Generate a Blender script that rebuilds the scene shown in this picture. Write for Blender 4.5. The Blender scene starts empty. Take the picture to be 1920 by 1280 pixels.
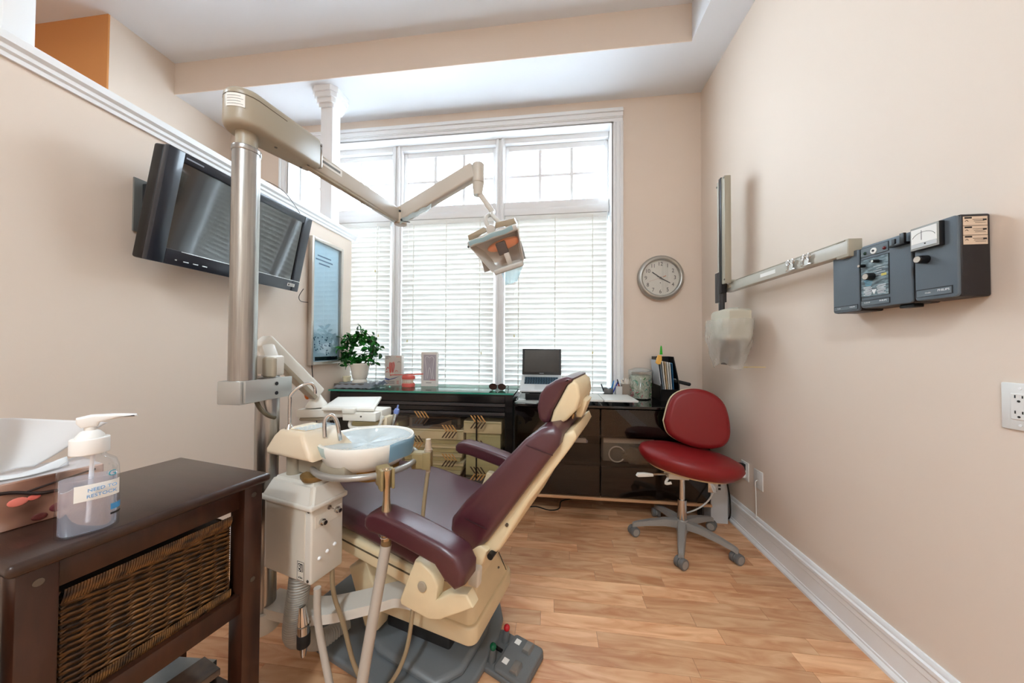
import bpy, bmesh, math, random
from mathutils import Vector, Matrix

S = bpy.context.scene
COL = S.collection
rnd = random.Random(7)
R = math.radians

# ------------------------------------------------------------------ camera
cam_d = bpy.data.cameras.new('camera'); cam = bpy.data.objects.new('camera', cam_d); COL.objects.link(cam)
cam_d.sensor_fit = 'HORIZONTAL'; cam_d.sensor_width = 36.0; cam_d.lens = 36.0 * 600.0 / 1920.0
cam_d.clip_start = 0.02; cam_d.clip_end = 200
_yaw, _pitch, _roll = R(6.9036), R(0.945), R(-0.2788)
_rm = Matrix.Rotation(_yaw, 3, 'Z') @ Matrix.Rotation(_pitch, 3, 'X') @ Matrix.Rotation(_roll, 3, 'Y')
_b = Matrix(((1, 0, 0), (0, 0, -1), (0, 1, 0)))
cam.matrix_world = Matrix.Translation((0, 0, 1.2)) @ (_rm @ _b).to_4x4()
S.camera = cam

# ------------------------------------------------------------------ world and exposure
W = bpy.data.worlds.new('World'); S.world = W; W.use_nodes = True
_bg = W.node_tree.nodes['Background']; _bg.inputs[0].default_value = (0.72, 0.87, 1.0, 1); _bg.inputs[1].default_value = 18.0
S.view_settings.view_transform = 'Standard'; S.view_settings.look = 'None'
S.view_settings.gamma = 1.0; S.view_settings.use_curve_mapping = False
S.view_settings.exposure = 0.70

# daylight portal in the window opening (guides sampling of the sky only)
_pl = bpy.data.lights.new('window_portal', 'AREA'); _pl.shape = 'RECTANGLE'; _pl.size = 3.0; _pl.size_y = 2.4
_po = bpy.data.objects.new('window_portal', _pl); COL.objects.link(_po)
_po.location = (-1.02, 3.1, 1.98); _po.rotation_euler = (R(-90), 0, 0)
_pl.cycles.is_portal = True

# ------------------------------------------------------------------ helpers
def lin(c):
    return tuple(((x / 255.0) / 12.92 if x / 255.0 <= 0.04045 else ((x / 255.0 + 0.055) / 1.055) ** 2.4) for x in c)

MATS = {}
def mat(name, rgb, rough=0.5, metal=0.0, var=None, bump=None, coat=0.0, trans=0.0, ior=1.45, emit=0.0, spec=0.5, sub=0.0, stretch=None, rgb2=None, randcol=0.0):
    """procedural principled material; var=(scale, amount) colour mottling, bump=(scale, strength)"""
    if name in MATS: return MATS[name]
    m = bpy.data.materials.new(name); m.use_nodes = True; MATS[name] = m
    nt = m.node_tree; N = nt.nodes; L = nt.links; b = N['Principled BSDF']
    c = lin(rgb); b.inputs['Base Color'].default_value = (*c, 1)
    b.inputs['Roughness'].default_value = rough; b.inputs['Metallic'].default_value = metal
    b.inputs['IOR'].default_value = ior; b.inputs['Specular IOR Level'].default_value = spec
    b.inputs['Coat Weight'].default_value = coat; b.inputs['Coat Roughness'].default_value = 0.08
    b.inputs['Transmission Weight'].default_value = trans
    if sub:
        b.inputs['Subsurface Weight'].default_value = sub; b.inputs['Subsurface Radius'].default_value = (0.02, 0.012, 0.008)
    if emit:
        b.inputs['Emission Color'].default_value = (*c, 1); b.inputs['Emission Strength'].default_value = emit
    tc = N.new('ShaderNodeTexCoord'); src = tc.outputs['Object']
    if stretch or var or bump:
        mp = N.new('ShaderNodeMapping'); mp.inputs['Scale'].default_value = stretch or (1, 1, 1)
        L.new(src, mp.inputs['Vector']); src = mp.outputs['Vector']
    if var or randcol:
        rp = N.new('ShaderNodeMix'); rp.data_type = 'RGBA'
        c2 = lin(rgb2) if rgb2 else tuple(x * (1 - (var[1] if var else 0)) for x in c)
        rp.inputs[6].default_value = (*c, 1); rp.inputs[7].default_value = (*c2, 1)
        if var:
            nz = N.new('ShaderNodeTexNoise'); nz.inputs['Scale'].default_value = var[0]; nz.inputs['Detail'].default_value = 5
            L.new(src, nz.inputs['Vector'])
            cr = N.new('ShaderNodeValToRGB'); cr.color_ramp.elements[0].position = 0.35; cr.color_ramp.elements[1].position = 0.68
            L.new(nz.outputs['Fac'], cr.inputs['Fac']); L.new(cr.outputs['Color'], rp.inputs[0])
        else:
            oi = N.new('ShaderNodeObjectInfo'); L.new(oi.outputs['Random'], rp.inputs[0])
        L.new(rp.outputs[2], b.inputs['Base Color'])
    if bump:
        nb = N.new('ShaderNodeTexNoise'); nb.inputs['Scale'].default_value = bump[0]; nb.inputs['Detail'].default_value = 3
        L.new(src, nb.inputs['Vector'])
        bp = N.new('ShaderNodeBump'); bp.inputs['Strength'].default_value = bump[1]; bp.inputs['Distance'].default_value = 0.002
        L.new(nb.outputs['Fac'], bp.inputs['Height']); L.new(bp.outputs['Normal'], b.inputs['Normal'])
    return m

def thin_glass(name, tint=(255, 255, 255), refl=0.08, rough=0.0):
    if name in MATS: return MATS[name]
    m = bpy.data.materials.new(name); m.use_nodes = True; MATS[name] = m
    nt = m.node_tree; N = nt.nodes; L = nt.links
    N.remove(N['Principled BSDF'])
    t = N.new('ShaderNodeBsdfTransparent'); t.inputs[0].default_value = (*lin(tint), 1)
    g = N.new('ShaderNodeBsdfGlossy'); g.inputs['Roughness'].default_value = rough
    lw = N.new('ShaderNodeLayerWeight'); lw.inputs['Blend'].default_value = 0.25
    mm = N.new('ShaderNodeMath'); mm.operation = 'MULTIPLY_ADD'; mm.inputs[1].default_value = 0.7; mm.inputs[2].default_value = refl
    mm.use_clamp = True
    L.new(lw.outputs['Fresnel'], mm.inputs[0])
    ge = N.new('ShaderNodeNewGeometry'); iv = N.new('ShaderNodeMath'); iv.operation = 'SUBTRACT'; iv.inputs[0].default_value = 1.0
    L.new(ge.outputs['Backfacing'], iv.inputs[1])            # the far face of a pane adds no second reflection
    m3 = N.new('ShaderNodeMath'); m3.operation = 'MULTIPLY'; L.new(mm.outputs[0], m3.inputs[0]); L.new(iv.outputs[0], m3.inputs[1]); mm = m3
    mx = N.new('ShaderNodeMixShader'); L.new(mm.outputs[0], mx.inputs[0]); L.new(t.outputs[0], mx.inputs[1]); L.new(g.outputs[0], mx.inputs[2])
    L.new(mx.outputs[0], N['Material Output'].inputs[0])
    return m

def sheet_mat(name, rgb, opacity=0.5, rough=0.2, transl=0.3, bump=None):
    """thin plastic film or paper: part see-through, part diffuse and translucent, a little gloss"""
    if name in MATS: return MATS[name]
    m = bpy.data.materials.new(name); m.use_nodes = True; MATS[name] = m
    nt = m.node_tree; N = nt.nodes; L = nt.links; b = N['Principled BSDF']
    b.inputs['Base Color'].default_value = (*lin(rgb), 1); b.inputs['Roughness'].default_value = rough
    tl = N.new('ShaderNodeBsdfTranslucent'); tl.inputs[0].default_value = (*lin(rgb), 1)
    t = N.new('ShaderNodeBsdfTransparent')
    m1 = N.new('ShaderNodeMixShader'); m1.inputs[0].default_value = transl
    L.new(b.outputs[0], m1.inputs[1]); L.new(tl.outputs[0], m1.inputs[2])
    m2 = N.new('ShaderNodeMixShader'); m2.inputs[0].default_value = opacity
    L.new(t.outputs[0], m2.inputs[1]); L.new(m1.outputs[0], m2.inputs[2])
    L.new(m2.outputs[0], N['Material Output'].inputs[0])
    if bump:
        nb = N.new('ShaderNodeTexNoise'); nb.inputs['Scale'].default_value = bump[0]
        tc = N.new('ShaderNodeTexCoord'); L.new(tc.outputs['Object'], nb.inputs['Vector'])
        bp = N.new('ShaderNodeBump'); bp.inputs['Strength'].default_value = bump[1]; bp.inputs['Distance'].default_value = 0.005
        L.new(nb.outputs['Fac'], bp.inputs['Height']); L.new(bp.outputs['Normal'], b.inputs['Normal'])
    return m

def catmull(pts, n=8):
    P = [Vector(p) for p in pts]; out = []
    for i in range(len(P) - 1):
        p0 = P[max(i - 1, 0)]; p1 = P[i]; p2 = P[i + 1]; p3 = P[min(i + 2, len(P) - 1)]
        for k in range(n):
            t = k / n
            out.append(0.5 * ((2 * p1) + (p2 - p0) * t + (2 * p0 - 5 * p1 + 4 * p2 - p3) * t * t + (3 * p1 - p0 - 3 * p2 + p3) * t ** 3))
    out.append(P[-1]); return out

def arc(cx, cy, r, a0, a1, n=8):
    return [(cx + r * math.cos(R(a0 + (a1 - a0) * i / n)), cy + r * math.sin(R(a0 + (a1 - a0) * i / n))) for i in range(n + 1)]

def rrect(x0, y0, x1, y1, r, n=5):
    return arc(x1 - r, y0 + r, r, -90, 0, n) + arc(x1 - r, y1 - r, r, 0, 90, n) + arc(x0 + r, y1 - r, r, 90, 180, n) + arc(x0 + r, y0 + r, r, 180, 270, n)

class MB:
    def __init__(s): s.bm = bmesh.new()
    def add(s, t, M=None):
        if M is not None: t.transform(M)
        me = bpy.data.meshes.new('t'); t.to_mesh(me); s.bm.from_mesh(me); bpy.data.meshes.remove(me); t.free(); return s
    def box(s, c, size, bev=0.0, seg=2, rot=None):
        t = bmesh.new(); bmesh.ops.create_cube(t, size=1.0); bmesh.ops.scale(t, vec=size, verts=t.verts)
        if bev: bmesh.ops.bevel(t, geom=list(t.edges), offset=min(bev, min(size) * 0.49), segments=seg, affect='EDGES', profile=0.5)
        M = Matrix.Translation(c)
        if rot is not None: M = M @ rot.to_4x4()
        return s.add(t, M)
    def bar(s, p0, p1, w, h, bev=0.0, up=(0, 0, 1), seg=2):
        """rectangular bar from p0 to p1, width w (sideways), height h (towards up)"""
        p0 = Vector(p0); p1 = Vector(p1); d = (p1 - p0); Ln = d.length; d.normalize()
        sd = d.cross(Vector(up)); sd.normalize(); u = sd.cross(d)
        M = Matrix((d, sd, u)).transposed()
        return s.box((p0 + p1) / 2, (Ln, w, h), bev, seg, M)
    def prism(s, pts, axis, a, b, bev=0.0, seg=2):
        t = bmesh.new()
        f = {'x': lambda p, q: (q, p[0], p[1]), 'y': lambda p, q: (p[0], q, p[1]), 'z': lambda p, q: (p[0], p[1], q)}[axis]
        A = [t.verts.new(f(p, a)) for p in pts]; B = [t.verts.new(f(p, b)) for p in pts]; n = len(pts)
        t.faces.new(A); t.faces.new(B)
        for i in range(n): t.faces.new((A[i], A[(i + 1) % n], B[(i + 1) % n], B[i]))
        bmesh.ops.recalc_face_normals(t, faces=t.faces)
        if bev:
            ring = [e for e in t.edges if not ((e.verts[0] in A) ^ (e.verts[1] in A))]
            bmesh.ops.bevel(t, geom=ring, offset=bev, segments=seg, affect='EDGES', profile=0.5, clamp_overlap=True)
        return s.add(t)
    def pillow(s, pts, axis, a, b, r, seg=5, taper=None, bulge=0.0):
        """side profile swept along an axis, both rims rounded by r; taper(q)->(scale, about) optional"""
        n = len(pts); P = [Vector((p[0], p[1])) for p in pts]
        area = sum(P[i].x * P[(i + 1) % n].y - P[(i + 1) % n].x * P[i].y for i in range(n))
        sg = 1 if area > 0 else -1
        nor = []
        for i in range(n):
            e1 = (P[i] - P[i - 1]); e2 = (P[(i + 1) % n] - P[i])
            if e1.length < 1e-9: e1 = e2
            if e2.length < 1e-9: e2 = e1
            e1.normalize(); e2.normalize()
            n1 = Vector((-e1.y, e1.x)); n2 = Vector((-e2.y, e2.x)); m = n1 + n2
            if m.length < 1e-6: m = n1
            m.normalize(); k = max(0.5, m.dot(n1)); nor.append(m * (sg / k))
        rings = []
        sta = [(a + r * (1 - math.sin(R(90 * i / seg))), r * (1 - math.cos(R(90 * i / seg)))) for i in range(seg, -1, -1)]
        stb = [(b - r * (1 - math.sin(R(90 * i / seg))), r * (1 - math.cos(R(90 * i / seg)))) for i in range(0, seg + 1)]
        if a > b:
            sta = [(a - (q - a), o) for q, o in sta]; stb = [(b + (b - q), o) for q, o in stb]
        mid = [(a + (b - a) * k / 6, 0) for k in range(1, 6)] if bulge else []
        sta.sort(key=lambda t_: -t_[1])
        f = {'x': lambda p, q: (q, p[0], p[1]), 'y': lambda p, q: (p[0], q, p[1]), 'z': lambda p, q: (p[0], p[1], q)}[axis]
        t = bmesh.new()
        for q, o in sta + mid + stb:
            ring = []
            bl = bulge * (1 - ((q - (a + b) / 2) / ((b - a) / 2)) ** 2) if bulge else 0
            for i in range(n):
                p = P[i] + nor[i] * (o - bl)
                ring.append(t.verts.new(f((p.x, p.y), q)))
            rings.append(ring)
        for k in range(len(rings) - 1):
            for i in range(n):
                t.faces.new((rings[k][i], rings[k][(i + 1) % n], rings[k + 1][(i + 1) % n], rings[k + 1][i]))
        t.faces.new(rings[0]); t.faces.new(rings[-1])
        if taper:
            for v in t.verts: v.co = Vector(taper(v.co))
        bmesh.ops.recalc_face_normals(t, faces=t.faces)
        return s.add(t)
    def cyl(s, p0, p1, r0, r1=None, n=24, bev=0.0):
        r1 = r0 if r1 is None else r1
        p0 = Vector(p0); p1 = Vector(p1); d = p1 - p0
        t = bmesh.new(); bmesh.ops.create_cone(t, cap_ends=True, segments=n, radius1=r0, radius2=r1, depth=d.length)
        if bev:
            ed = [e for e in t.edges if abs(e.verts[0].co.z - e.verts[1].co.z) < 1e-6]
            bmesh.ops.bevel(t, geom=ed, offset=bev, segments=3, affect='EDGES', profile=0.5, clamp_overlap=True)
        M = Matrix.Translation((p0 + p1) / 2) @ Vector((0, 0, 1)).rotation_difference(d.normalized()).to_matrix().to_4x4()
        return s.add(t, M)
    def tube(s, pts, r, n=10, sm=0, closed=False):
        P = catmull(pts, sm) if sm else [Vector(p) for p in pts]
        rr = r if isinstance(r, (list, tuple)) else None
        t = bmesh.new(); m = len(P); rings = []
        if closed: T = [(P[(i + 1) % m] - P[i - 1]).normalized() for i in range(m)]
        else: T = [((P[min(i + 1, m - 1)] - P[max(i - 1, 0)]).normalized()) for i in range(m)]
        ref = Vector((0, 0, 1)) if abs(T[0].z) < 0.9 else Vector((1, 0, 0))
        u = T[0].cross(ref).normalized()
        for i in range(m):
            u = (u - T[i] * u.dot(T[i])).normalized(); v = T[i].cross(u)
            if rr:
                f = i / (m - 1) * (len(rr) - 1); k = min(int(f), len(rr) - 2); ri = rr[k] + (rr[k + 1] - rr[k]) * (f - k)
            else: ri = r
            rings.append([t.verts.new(P[i] + (u * math.cos(2 * math.pi * j / n) + v * math.sin(2 * math.pi * j / n)) * ri) for j in range(n)])
        for i in range(m if closed else m - 1):
            A = rings[i]; B = rings[(i + 1) % m]
            for j in range(n): t.faces.new((A[j], A[(j + 1) % n], B[(j + 1) % n], B[j]))
        if not closed: t.faces.new(rings[0]); t.faces.new(rings[-1])
        bmesh.ops.recalc_face_normals(t, faces=t.faces)
        return s.add(t)
    def lathe(s, prof, c=(0, 0, 0), n=32, sx=1.0, sy=1.0, M=None):
        t = bmesh.new(); rings = []
        for r_, z in prof:
            rings.append([t.verts.new((r_ * sx * math.cos(2 * math.pi * j / n), r_ * sy * math.sin(2 * math.pi * j / n), z)) for j in range(n)])
        for A, B in zip(rings, rings[1:]):
            for j in range(n): t.faces.new((A[j], A[(j + 1) % n], B[(j + 1) % n], B[j]))
        if prof[0][0] > 1e-5: t.faces.new(rings[0])
        if prof[-1][0] > 1e-5: t.faces.new(rings[-1])
        bmesh.ops.remove_doubles(t, verts=t.verts, dist=1e-6)
        bmesh.ops.recalc_face_normals(t, faces=t.faces)
        if M is not None: return s.add(t, M)
        return s.add(t, Matrix.Translation(c))
    def ball(s, c, r, n=16, M=None):
        t = bmesh.new(); bmesh.ops.create_uvsphere(t, u_segments=n, v_segments=max(6, n // 2), radius=1.0)
        r = (r, r, r) if isinstance(r, (int, float)) else r
        bmesh.ops.scale(t, vec=r, verts=t.verts)
        X = Matrix.Translation(c)
        if M is not None: X = X @ M.to_4x4()
        return s.add(t, X)
    def surf(s, fn, nu, nv, thick=0.0, closed=False):
        t = bmesh.new(); g = [[t.verts.new(fn(i / nu, j / nv)) for j in range(nv + 1)] for i in range(nu + 1)]
        for i in range(nu):
            for j in range(nv): t.faces.new((g[i][j], g[i + 1][j], g[i + 1][j + 1], g[i][j + 1]))
        bmesh.ops.remove_doubles(t, verts=t.verts, dist=1e-6)
        bmesh.ops.recalc_face_normals(t, faces=t.faces)
        if thick: bmesh.ops.solidify(t, geom=list(t.faces), thickness=thick)
        return s.add(t)
    def poly(s, pts3):
        t = bmesh.new(); t.faces.new([t.verts.new(p) for p in pts3]); return s.add(t)
    def xf(s, M): s.bm.transform(M); return s
    def build(s, name, m, parent=None, ang=35):
        me = bpy.data.meshes.new(name); s.bm.to_mesh(me); s.bm.free()
        for p in me.polygons: p.use_smooth = True
        me.set_sharp_from_angle(angle=R(ang))
        if isinstance(m, (list, tuple)):
            for q in m: me.materials.append(q)
        elif m: me.materials.append(m)
        o = bpy.data.objects.new(name, me); COL.objects.link(o)
        if parent is not None: o.parent = parent
        return o

def tag(o, label=None, cat=None, group=None, kind=None):
    if label: o['label'] = label
    if cat: o['category'] = cat
    if group: o['group'] = group
    if kind: o['kind'] = kind
    return o
def thing(name, label, cat, loc=(0, 0, 0), rz=0.0, group=None):
    o = bpy.data.objects.new(name, None); COL.objects.link(o); o.location = loc; o.rotation_euler = (0, 0, R(rz))
    o.empty_display_size = 0.05
    return tag(o, label, cat, group)
def struct(o): o['kind'] = 'structure'; return o
def sempty(name, loc=(0, 0, 0)):
    o = bpy.data.objects.new(name, None); COL.objects.link(o); o.location = loc; o['kind'] = 'structure'; return o

def lettering(txt, size, m, parent, M, name='lettering', depth=0.0004, align='CENTER', squeeze=1.0):
    cu = bpy.data.curves.new('txt', 'FONT'); cu.body = txt; cu.size = size; cu.align_x = align; cu.align_y = 'CENTER'; cu.extrude = depth
    cu.resolution_u = 3
    o = bpy.data.objects.new('txt', cu); COL.objects.link(o)
    dg = bpy.context.evaluated_depsgraph_get(); dg.update()
    me = bpy.data.meshes.new_from_object(o.evaluated_get(dg))
    bpy.data.objects.remove(o); bpy.data.curves.remove(cu)
    me.name = name; me.transform(M @ Matrix.Diagonal((squeeze, 1, 1, 1))); me.materials.clear(); me.materials.append(m)
    ob = bpy.data.objects.new(name, me); COL.objects.link(ob); ob.parent = parent
    return ob
def frame(o, x, y, z=None):
    """4x4 with columns x (text right), y (text up) at origin o"""
    x = Vector(x).normalized(); y = Vector(y).normalized(); z = x.cross(y)
    m = Matrix((x, y, z)).transposed().to_4x4(); m.translation = Vector(o); return m

# ------------------------------------------------------------------ materials used all over
M_WALL = mat('wall_paint', (228, 211, 195), 0.62, bump=(260, 0.06))
M_CEIL = mat('ceiling_paint', (230, 231, 234), 0.75)
M_WHITE = mat('white_trim', (240, 240, 240), 0.38)
M_ORANGE = mat('orange_wall_paint', (214, 146, 84), 0.62)
M_BLACK = mat('black_plastic', (16, 16, 18), 0.35)
M_CREAM = mat('cream_plastic', (226, 206, 168), 0.38, var=(14, 0.05))
M_IVORY = mat('ivory_enamel', (220, 214, 203), 0.32)
M_TAUPE = mat('taupe_plastic', (166, 155, 136), 0.35)
M_STEEL = mat('brushed_steel', (176, 174, 170), 0.28, 1.0, stretch=(60, 60, 2), var=(3, 0.2))
M_CHROME = mat('chrome', (200, 198, 195), 0.12, 1.0)
M_GREY = mat('grey_plastic', (128, 130, 128), 0.45)
M_VINYL = mat('burgundy_vinyl', (74, 31, 40), 0.34, bump=(420, 0.12), spec=0.95)
M_RED = mat('red_vinyl', (128, 22, 24), 0.40, bump=(420, 0.1))
M_DKWOOD = mat('espresso_wood', (62, 33, 20), 0.35, stretch=(3, 3, 0.6), var=(14, 0.45), coat=0.2)
M_PAPER = mat('white_paper', (238, 236, 230), 0.7)
M_GLASS = thin_glass('clear_glass')
M_SMOKE = thin_glass('smoked_glass', (120, 112, 104), 0.06)
M_INK = mat('black_ink', (20, 20, 22), 0.5)
M_SCREW = mat('screw_steel', (110, 106, 100), 0.35, 0.9)
M_RUBBER = mat('black_rubber', (22, 21, 20), 0.6)

XR, YB, XP = 1.256, 2.847, -1.80      # right wall, window wall, partition face
ZC, ZS, YS, XS = 3.63, 3.362, 2.353, 0.982
# ------------------------------------------------------------------ room shell
def boxo(name, m, x0, x1, y0, y1, z0, z1, parent=None, bev=0.0):
    return MB().box(((x0 + x1) / 2, (y0 + y1) / 2, (z0 + z1) / 2), (x1 - x0, y1 - y0, z1 - z0), bev).build(name, m, parent)

XL, YF = -4.6, -2.6                    # far left wall and the wall behind the camera
struct(boxo('wall_right', M_WALL, XR, XR + 0.12, YF, YB + 0.2, 0, ZC))
# window wall round the opening
WX0, WX1, WZ0, WZ1 = -2.575, 0.527, 0.76, 3.155
b = MB()
b.box(((WX1 + XR) / 2, YB + 0.1, ZC / 2), (XR - WX1, 0.2, ZC))
b.box(((WX0 - 3.35) / 2, YB + 0.1, ZC / 2), (WX0 + 3.35, 0.2, ZC))
b.box(((WX0 + WX1) / 2, YB + 0.1, WZ0 / 2), (WX1 - WX0, 0.2, WZ0))
b.box(((WX0 + WX1) / 2, YB + 0.1, (WZ1 + ZC) / 2), (WX1 - WX0, 0.2, ZC - WZ1))
struct(b.build('wall_back', M_WALL))
b = MB()
b.box((-3.29, (1.945 + YB + 0.2) / 2, ZC / 2), (0.12, YB + 0.2 - 1.945, ZC))
struct(b.build('wall_left', M_WALL))
struct(boxo('wall_left_return', M_ORANGE, XL, -3.2302, 1.935, 1.9448, 0, ZC - 0.001))
struct(boxo('wall_far_left', M_WALL, XL - 0.1, XL, YF, 2.0, 0, ZC))
struct(boxo('wall_front', M_WALL, XL, XR, YF - 0.1, YF, 0, ZC))
struct(boxo('ceiling', M_CEIL, XL, XR + 0.12, YF, YB + 0.2, ZC, ZC + 0.1))
struct(boxo('ceiling_soffit_back', M_CEIL, -3.23, XR, YS + 0.004, YB, ZS, ZC))
struct(boxo('ceiling_beam_face', M_WALL, -3.23, XS, YS, YS + 0.006, ZS - 0.001, ZC))
struct(boxo('ceiling_soffit_right', M_CEIL, XS, XR, YF, YS + 0.004, ZS, ZC))
struct(boxo('wall_partition', M_WALL, XP - 0.13, XP, -0.6, 2.70, 0, 2.165))

# moulded cap rail on the partition, with its return at the end
prof = [(0.0, 2.150), (0.010, 2.150), (0.012, 2.165), (0.020, 2.172), (0.022, 2.186), (0.034, 2.196), (0.036, 2.222), (0.03, 2.226), (0.0, 2.226)]
b = MB()
b.prism([(XP + x, z) for x, z in prof] + [(XP - 0.07, 2.226), (XP - 0.07, 2.15)], 'y', -0.6, 2.735)
b.prism([(XP - 0.13 - x, z) for x, z in prof] + [(XP - 0.06, 2.226), (XP - 0.06, 2.15)], 'y', -0.6, 2.735)
struct(b.build('trim_1', M_WHITE))

# square white columns standing on the cap rail
def column(x0, x1, y0, y1, label, capital=True):
    e = thing('square_column', label, 'column', ((x0 + x1) / 2, (y0 + y1) / 2, 2.226), 0)
    e['kind'] = 'structure'
    cx, cy = (x1 - x0) / 2, (y1 - y0) / 2
    z1 = (ZS if capital else ZC) - 2.226
    MB().box((0, 0, z1 / 2), (2 * cx, 2 * cy, z1), 0.004).build('shaft', M_WHITE, e)
    if capital:
        c = MB()
        for z, h, g in ((z1 - 0.022, 0.044, 0.062), (z1 - 0.062, 0.036, 0.048), (z1 - 0.100, 0.04, 0.03), (z1 - 0.135, 0.03, 0.014)):
            t = bmesh.new(); bmesh.ops.create_cube(t, size=1.0)
            bmesh.ops.scale(t, vec=(2 * (cx + g), 2 * (cy + g), h), verts=t.verts)
            ed = [e_ for e_ in t.edges if abs(e_.verts[0].co.z - e_.verts[1].co.z) > 1e-4]
            bmesh.ops.bevel(t, geom=ed, offset=g * 0.7, segments=1, affect='EDGES')
            c.add(t, Matrix.Translation((0, 0, z)))
        c.build('capital', M_WHITE, e)
    return e
column(-1.940, -1.832, 2.465, 2.568, 'white square column with moulded capital in front of the window')
column(-1.925, -1.830, 0.842, 0.912, 'white square column on the partition rail at the left edge', False)

# baseboards: tall moulded board with quarter-round shoe
BB = [(0, 0), (0.026, 0), (0.026, 0.012), (0.020, 0.020), (0.016, 0.024), (0.016, 0.032), (0.012, 0.034), (0.012, 0.104), (0.015, 0.108), (0.015, 0.132), (0.019, 0.136), (0.019, 0.150), (0.013, 0.156), (0.013, 0.166), (0.008, 0.174), (0, 0.174)]
e = sempty('baseboard_right')
MB().prism([(XR - x, z) for x, z in BB], 'y', 2.118, YB).build('board', M_WHITE, e)
MB().prism([(XR - x, z) for x, z in BB], 'y', YF, 2.1165).build('board', M_WHITE, e)
struct(MB().prism([(YB - x, z) for x, z in BB], 'x', XP, XR - 0.026).build('baseboard_back', M_WHITE))
struct(MB().prism([(XP + x, z) for x, z in BB], 'y', -0.6, 2.70).build('baseboard_partition', M_WHITE))

# ------------------------------------------------------------------ floor: separate laminate strips on a dark bed
def floor_mat():
    m = bpy.data.materials.new('laminate_wood'); m.use_nodes = True; nt = m.node_tree; N = nt.nodes; L = nt.links; b = N['Principled BSDF']
    tc = N.new('ShaderNodeTexCoord'); oi = N.new('ShaderNodeObjectInfo')
    ad = N.new('ShaderNodeVectorMath'); ad.operation = 'ADD'; mu = N.new('ShaderNodeVectorMath'); mu.operation = 'SCALE'; mu.inputs['Scale'].default_value = 37.0
    L.new(oi.outputs['Random'], mu.inputs[0]); L.new(tc.outputs['Object'], ad.inputs[0]); L.new(mu.outputs[0], ad.inputs[1])
    mp = N.new('ShaderNodeMapping'); mp.inputs['Scale'].default_value = (1.6, 9, 1); L.new(ad.outputs[0], mp.inputs[0])
    nz = N.new('ShaderNodeTexNoise'); nz.inputs['Scale'].default_value = 2.2; nz.inputs['Detail'].default_value = 8; nz.inputs['Distortion'].default_value = 1.4
    L.new(mp.outputs[0], nz.inputs['Vector'])
    cr = N.new('ShaderNodeValToRGB'); e0, e1 = cr.color_ramp.elements; e0.position = 0.32; e1.position = 0.66
    e0.color = (*lin((204, 140, 96)), 1); e1.color = (*lin((236, 188, 144)), 1)
    L.new(nz.outputs['Fac'], cr.inputs[0])
    hs = N.new('ShaderNodeHueSaturation'); mr = N.new('ShaderNodeMapRange'); mr.inputs['To Min'].default_value = 0.80; mr.inputs['To Max'].default_value = 1.10
    L.new(oi.outputs['Random'], mr.inputs[0]); L.new(mr.outputs[0], hs.inputs['Value']); L.new(cr.outputs[0], hs.inputs['Color'])
    L.new(hs.outputs[0], b.inputs['Base Color']); b.inputs['Roughness'].default_value = 0.33
    return m
M_FLOOR = floor_mat()
fl = sempty('floor')
boxo('subfloor', mat('floor_joint', (120, 74, 44), 0.6), XL, XR + 0.1, YF, YB + 0.15, -0.12, -0.004, fl)
LEN = [0.34, 0.42, 0.52, 0.61, 0.75]; PW = 0.0745
PLM = []
for Ln in LEN:
    t = bmesh.new(); bmesh.ops.create_cube(t, size=1.0); bmesh.ops.scale(t, vec=(Ln - 0.0012, PW - 0.0010, 0.006), verts=t.verts)
    bmesh.ops.translate(t, vec=(0, 0, -0.003), verts=t.verts)
    me = bpy.data.meshes.new('plank'); t.to_mesh(me); t.free(); me.materials.append(M_FLOOR); PLM.append(me)
row = 0; y = 0.96
while y < YB - 0.01:
    x = XP - rnd.random() * 0.3
    while x < XR - 0.01:
        k = rnd.randrange(len(LEN))
        if x + LEN[k] > XR: 
            rest = XR - 0.002 - x
            k = min(range(len(LEN)), key=lambda i: abs(LEN[i] - rest))
        o = bpy.data.objects.new('plank', PLM[k]); COL.objects.link(o); o.parent = fl
        o.location = (x + LEN[k] / 2, y + PW / 2, 0); x += LEN[k]
    y += PW; row += 1
# the rest of the floor, nearer than the photograph shows and beyond the partition: joined strips
t = MB()
y = 0.96 - PW
while y > YF:
    x = XL + rnd.random() * 0.3
    while x < XR:
        Ln = rnd.choice(LEN); t.box((x + Ln / 2, y + PW / 2, -0.003), (Ln - 0.0012, PW - 0.001, 0.006)); x += Ln
    y -= PW
tag(t.build('plank_rows', M_FLOOR, fl), kind='stuff')
boxo('hall_floor', M_FLOOR, XL, XP - 0.13, 0.96, YB, -0.006, 0, fl)

# ------------------------------------------------------------------ window
w = sempty('window_1', (0, 0, 0))
def casing(x0, z0, x1, z1):
    """stepped casing bar set on the wall face; long axis from lower-left to upper-right box"""
    pass
STP = [(0.0, 0.030), (0.17, 0.038), (0.29, 0.026), (0.61, 0.022), (0.68, 0.016), (1.0, 0.016)]
def cas(b, horiz, a0, a1, edge, sgn):
    CW = 0.122 if horiz else 0.092
    stp = [(q * CW, d) for q, d in STP]
    for i in range(len(stp)):
        w0 = stp[i][0]; w1 = stp[i + 1][0] if i + 1 < len(stp) else None
        if w1 is None: break
        d = stp[i][1]
        if horiz: b.box(((a0 + a1) / 2, YB - d / 2, edge - sgn * (w0 + w1) / 2), (a1 - a0, d, w1 - w0), 0.002, 1)
        else: b.box((edge - sgn * (w0 + w1) / 2, YB - d / 2, (a0 + a1) / 2), (w1 - w0, d, a1 - a0), 0.002, 1)
CX0, CX1, CZ1 = WX0 - 0.088, WX1 + 0.088, WZ1 + 0.118
b = MB(); cas(b, False, 0.0 + WZ0, CZ1 - 0.122, CX1, 1); b.build('casing', M_WHITE, w)
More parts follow.
